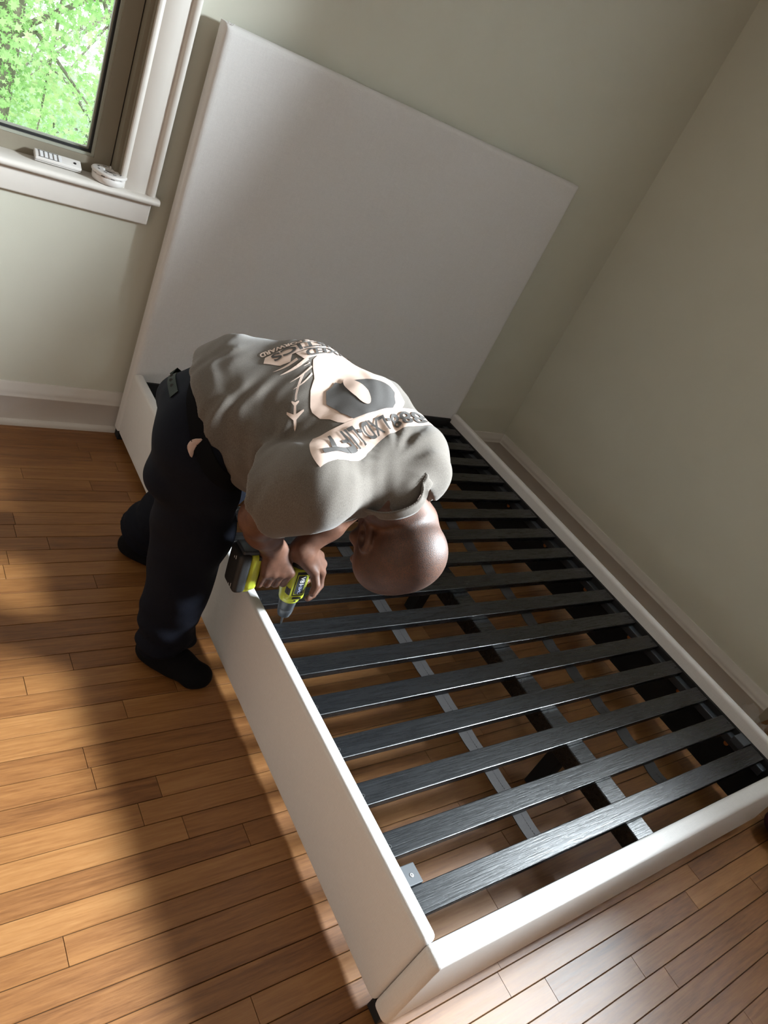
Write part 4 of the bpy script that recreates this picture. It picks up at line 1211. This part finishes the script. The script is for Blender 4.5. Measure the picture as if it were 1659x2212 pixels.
film = MB().add(vs, fs).build('plastic_wrapping', M['clear'])
tag(film, 'crumpled clear plastic wrapping on the floor at the end of the right baseboard', 'plastic wrap')
def bag_sdf(P):
    c = A(1.742, -2.262, .050)
    d = ell(P, c, np.eye(3), (.100, .078, .058))
    d = smin(d, ell(P, c + A(-.06, .03, .02), np.eye(3), (.07, .06, .055)), .03)
    d = smin(d, ell(P, c + A(.05, -.02, .03), np.eye(3), (.07, .06, .050)), .03)
    q = P - c
    d = d + .006 * np.sin(45 * q[:, 0] + 20 * q[:, 1]) * np.sin(38 * q[:, 1] + 25 * q[:, 2]) + .004 * np.sin(70 * q[:, 2] + 30 * q[:, 0])
    return smax(d, .002 - P[:, 2], .006)
vq, fq = polygonize(bag_sdf, A(1.60, -2.40, -.004), A(1.92, -2.12, .17), .008)
bag = mesh_from('cloth_bundle', vq, fq, M['purple'], None, 1)[0]
tag(bag, 'dark purple cloth bundle on the floor beyond the foot of the bed', 'cloth')

# ------------------------------------------------------------------ trees outside window_1
def mat_leaf(name, c0, c1):
    m = bpy.data.materials.new(name); m.use_nodes = True; nt = m.node_tree; nt.nodes.clear()
    out = N(nt, 'ShaderNodeOutputMaterial'); df = N(nt, 'ShaderNodeBsdfDiffuse'); tl = N(nt, 'ShaderNodeBsdfTranslucent'); mx = N(nt, 'ShaderNodeMixShader')
    geo = N(nt, 'ShaderNodeNewGeometry'); n = N(nt, 'ShaderNodeTexNoise', Scale=5.0, Detail=3.0); nt.links.new(geo.outputs['Position'], n.inputs['Vector'])
    r = ramp(nt, [(0.3, c0), (0.7, c1)]); nt.links.new(n.outputs['Fac'], r.inputs['Fac'])
    for s in (df, tl): nt.links.new(r.outputs['Color'], s.inputs['Color'])
    mx.inputs[0].default_value = 0.5
    nt.links.new(df.outputs[0], mx.inputs[1]); nt.links.new(tl.outputs[0], mx.inputs[2]); nt.links.new(mx.outputs[0], out.inputs['Surface'])
    return m
M['leaf'] = mat_leaf('spring_leaf', (0.34, 0.60, 0.24), (0.62, 0.84, 0.46))
M['leaf2'] = mat_leaf('pale_leaf', (0.48, 0.68, 0.44), (0.74, 0.90, 0.72))
M['bark'] = simple('grey_bark', (0.22, 0.20, 0.17), 0.9, noise=0.3, nscale=20, bump=0.6, bscale=40)
M['lawn'] = simple('grass_ground', (0.20, 0.34, 0.10), 0.95, noise=0.3, nscale=3)
GZ = -3.2
tag(MB().box((-14, 0.6, GZ - .2), (16, 26, GZ)).build('ground', M['lawn']), kind='structure')
LEAF = [(0, -.5), (.14, -.22), (.46, -.26), (.26, .02), (.50, .26), (.18, .20), (0, .56), (-.18, .20), (-.50, .26), (-.26, .02), (-.46, -.26), (-.14, -.22)]
def leaves(name, parent, mat, n, centre, rad, size, seed, hole=None):
    g = np.random.default_rng(seed); vs = []; fs = []
    lf = np.array(LEAF); k = len(lf)
    c = np.array(centre); cl = c + np.clip(g.normal(0, 1, (n // 26 + 1, 3)), -1.7, 1.7) * np.array(rad) * .55
    for i in range(n):
        p = cl[i // 26] + np.clip(g.normal(0, .17, 3), -.34, .34)
        s = size * g.uniform(.6, 1.25)
        a = nrm(g.normal(0, 1, 3) + A(0, 0, .2)); nn = nrm(g.normal(0, 1, 3) + A(0, -.7, .6)); a = nrm(a - nn * (a @ nn)); b = np.cross(nn, a)
        q = p + s * (lf[:, :1] * b + lf[:, 1:] * a) + nn * (np.abs(lf[:, :1]) * s * -.25)
        o = len(vs); vs += [tuple(x) for x in q]; fs.append(tuple(range(o, o + k)))
    me = bpy.data.meshes.new(name); me.from_pydata(vs, [], fs); me.update()
    ob_ = link_mesh(name, me, mat, parent); ob_['kind'] = 'stuff'; return ob_
def tree(label, base, top, r0, seed, crowns, mat, n, size):
    root = tag(empty('tree', base), label, 'tree')
    rr = random.Random(seed); b, t = V(base), V(top)
    pts = [b.lerp(t, i / 9) + V((rr.uniform(-.06, .06), rr.uniform(-.06, .06), 0)) * (0 if i == 0 else 1) for i in range(10)]
    MB().tube(pts, [r0 * (1 - .7 * i / 9) for i in range(10)], 12).build('trunk', M['bark'], root, smooth=True)
    for i in range(16):
        s = pts[rr.randint(3, 9)]; c = V(rr.choice(crowns)[0]); e = c + V((rr.uniform(-.9, .9), rr.uniform(-.3, .3), rr.uniform(-.7, .7)))
        mid = s.lerp(e, .5) + V((rr.uniform(-.2, .2), rr.uniform(-.2, .2), rr.uniform(0, .3)))
        q = [s, s.lerp(mid, .5), mid, mid.lerp(e, .6), e]
        MB().tube(q, [.030, .024, .017, .012, .006], 6).build('branch', M['bark'], root, smooth=True)
    for i, (c, rd) in enumerate(crowns): leaves('foliage', root, mat, n // len(crowns), c, rd, size, seed * 10 + i)
tree('nearer green maple with dark branches close outside the window', (0.10, 4.75, GZ), (0.35, 4.6, 3.4), .17, 2,
     [((0.1, 4.4, 0.9), (.9, .6, .9)), ((0.6, 4.5, -0.2), (1.0, .6, .9)), ((-0.5, 4.4, 0.0), (.9, .6, .9)), ((0.9, 4.5, 1.2), (.8, .6, .6))], M['leaf'], 9000, .056)
tree('paler maple standing behind the nearer maple outside the window', (1.7, 7.5, GZ), (1.8, 7.6, 2.6), .13, 5,
     [((1.4, 7.1, -.7), (1.2, .7, .7)), ((2.0, 7.4, 0.3), (1.1, .8, .9)), ((0.5, 7.1, -1.1), (1.3, .7, .7)), ((-.3, 7.1, -.6), (1.1, .7, .8))], M['leaf2'], 8000, .060)
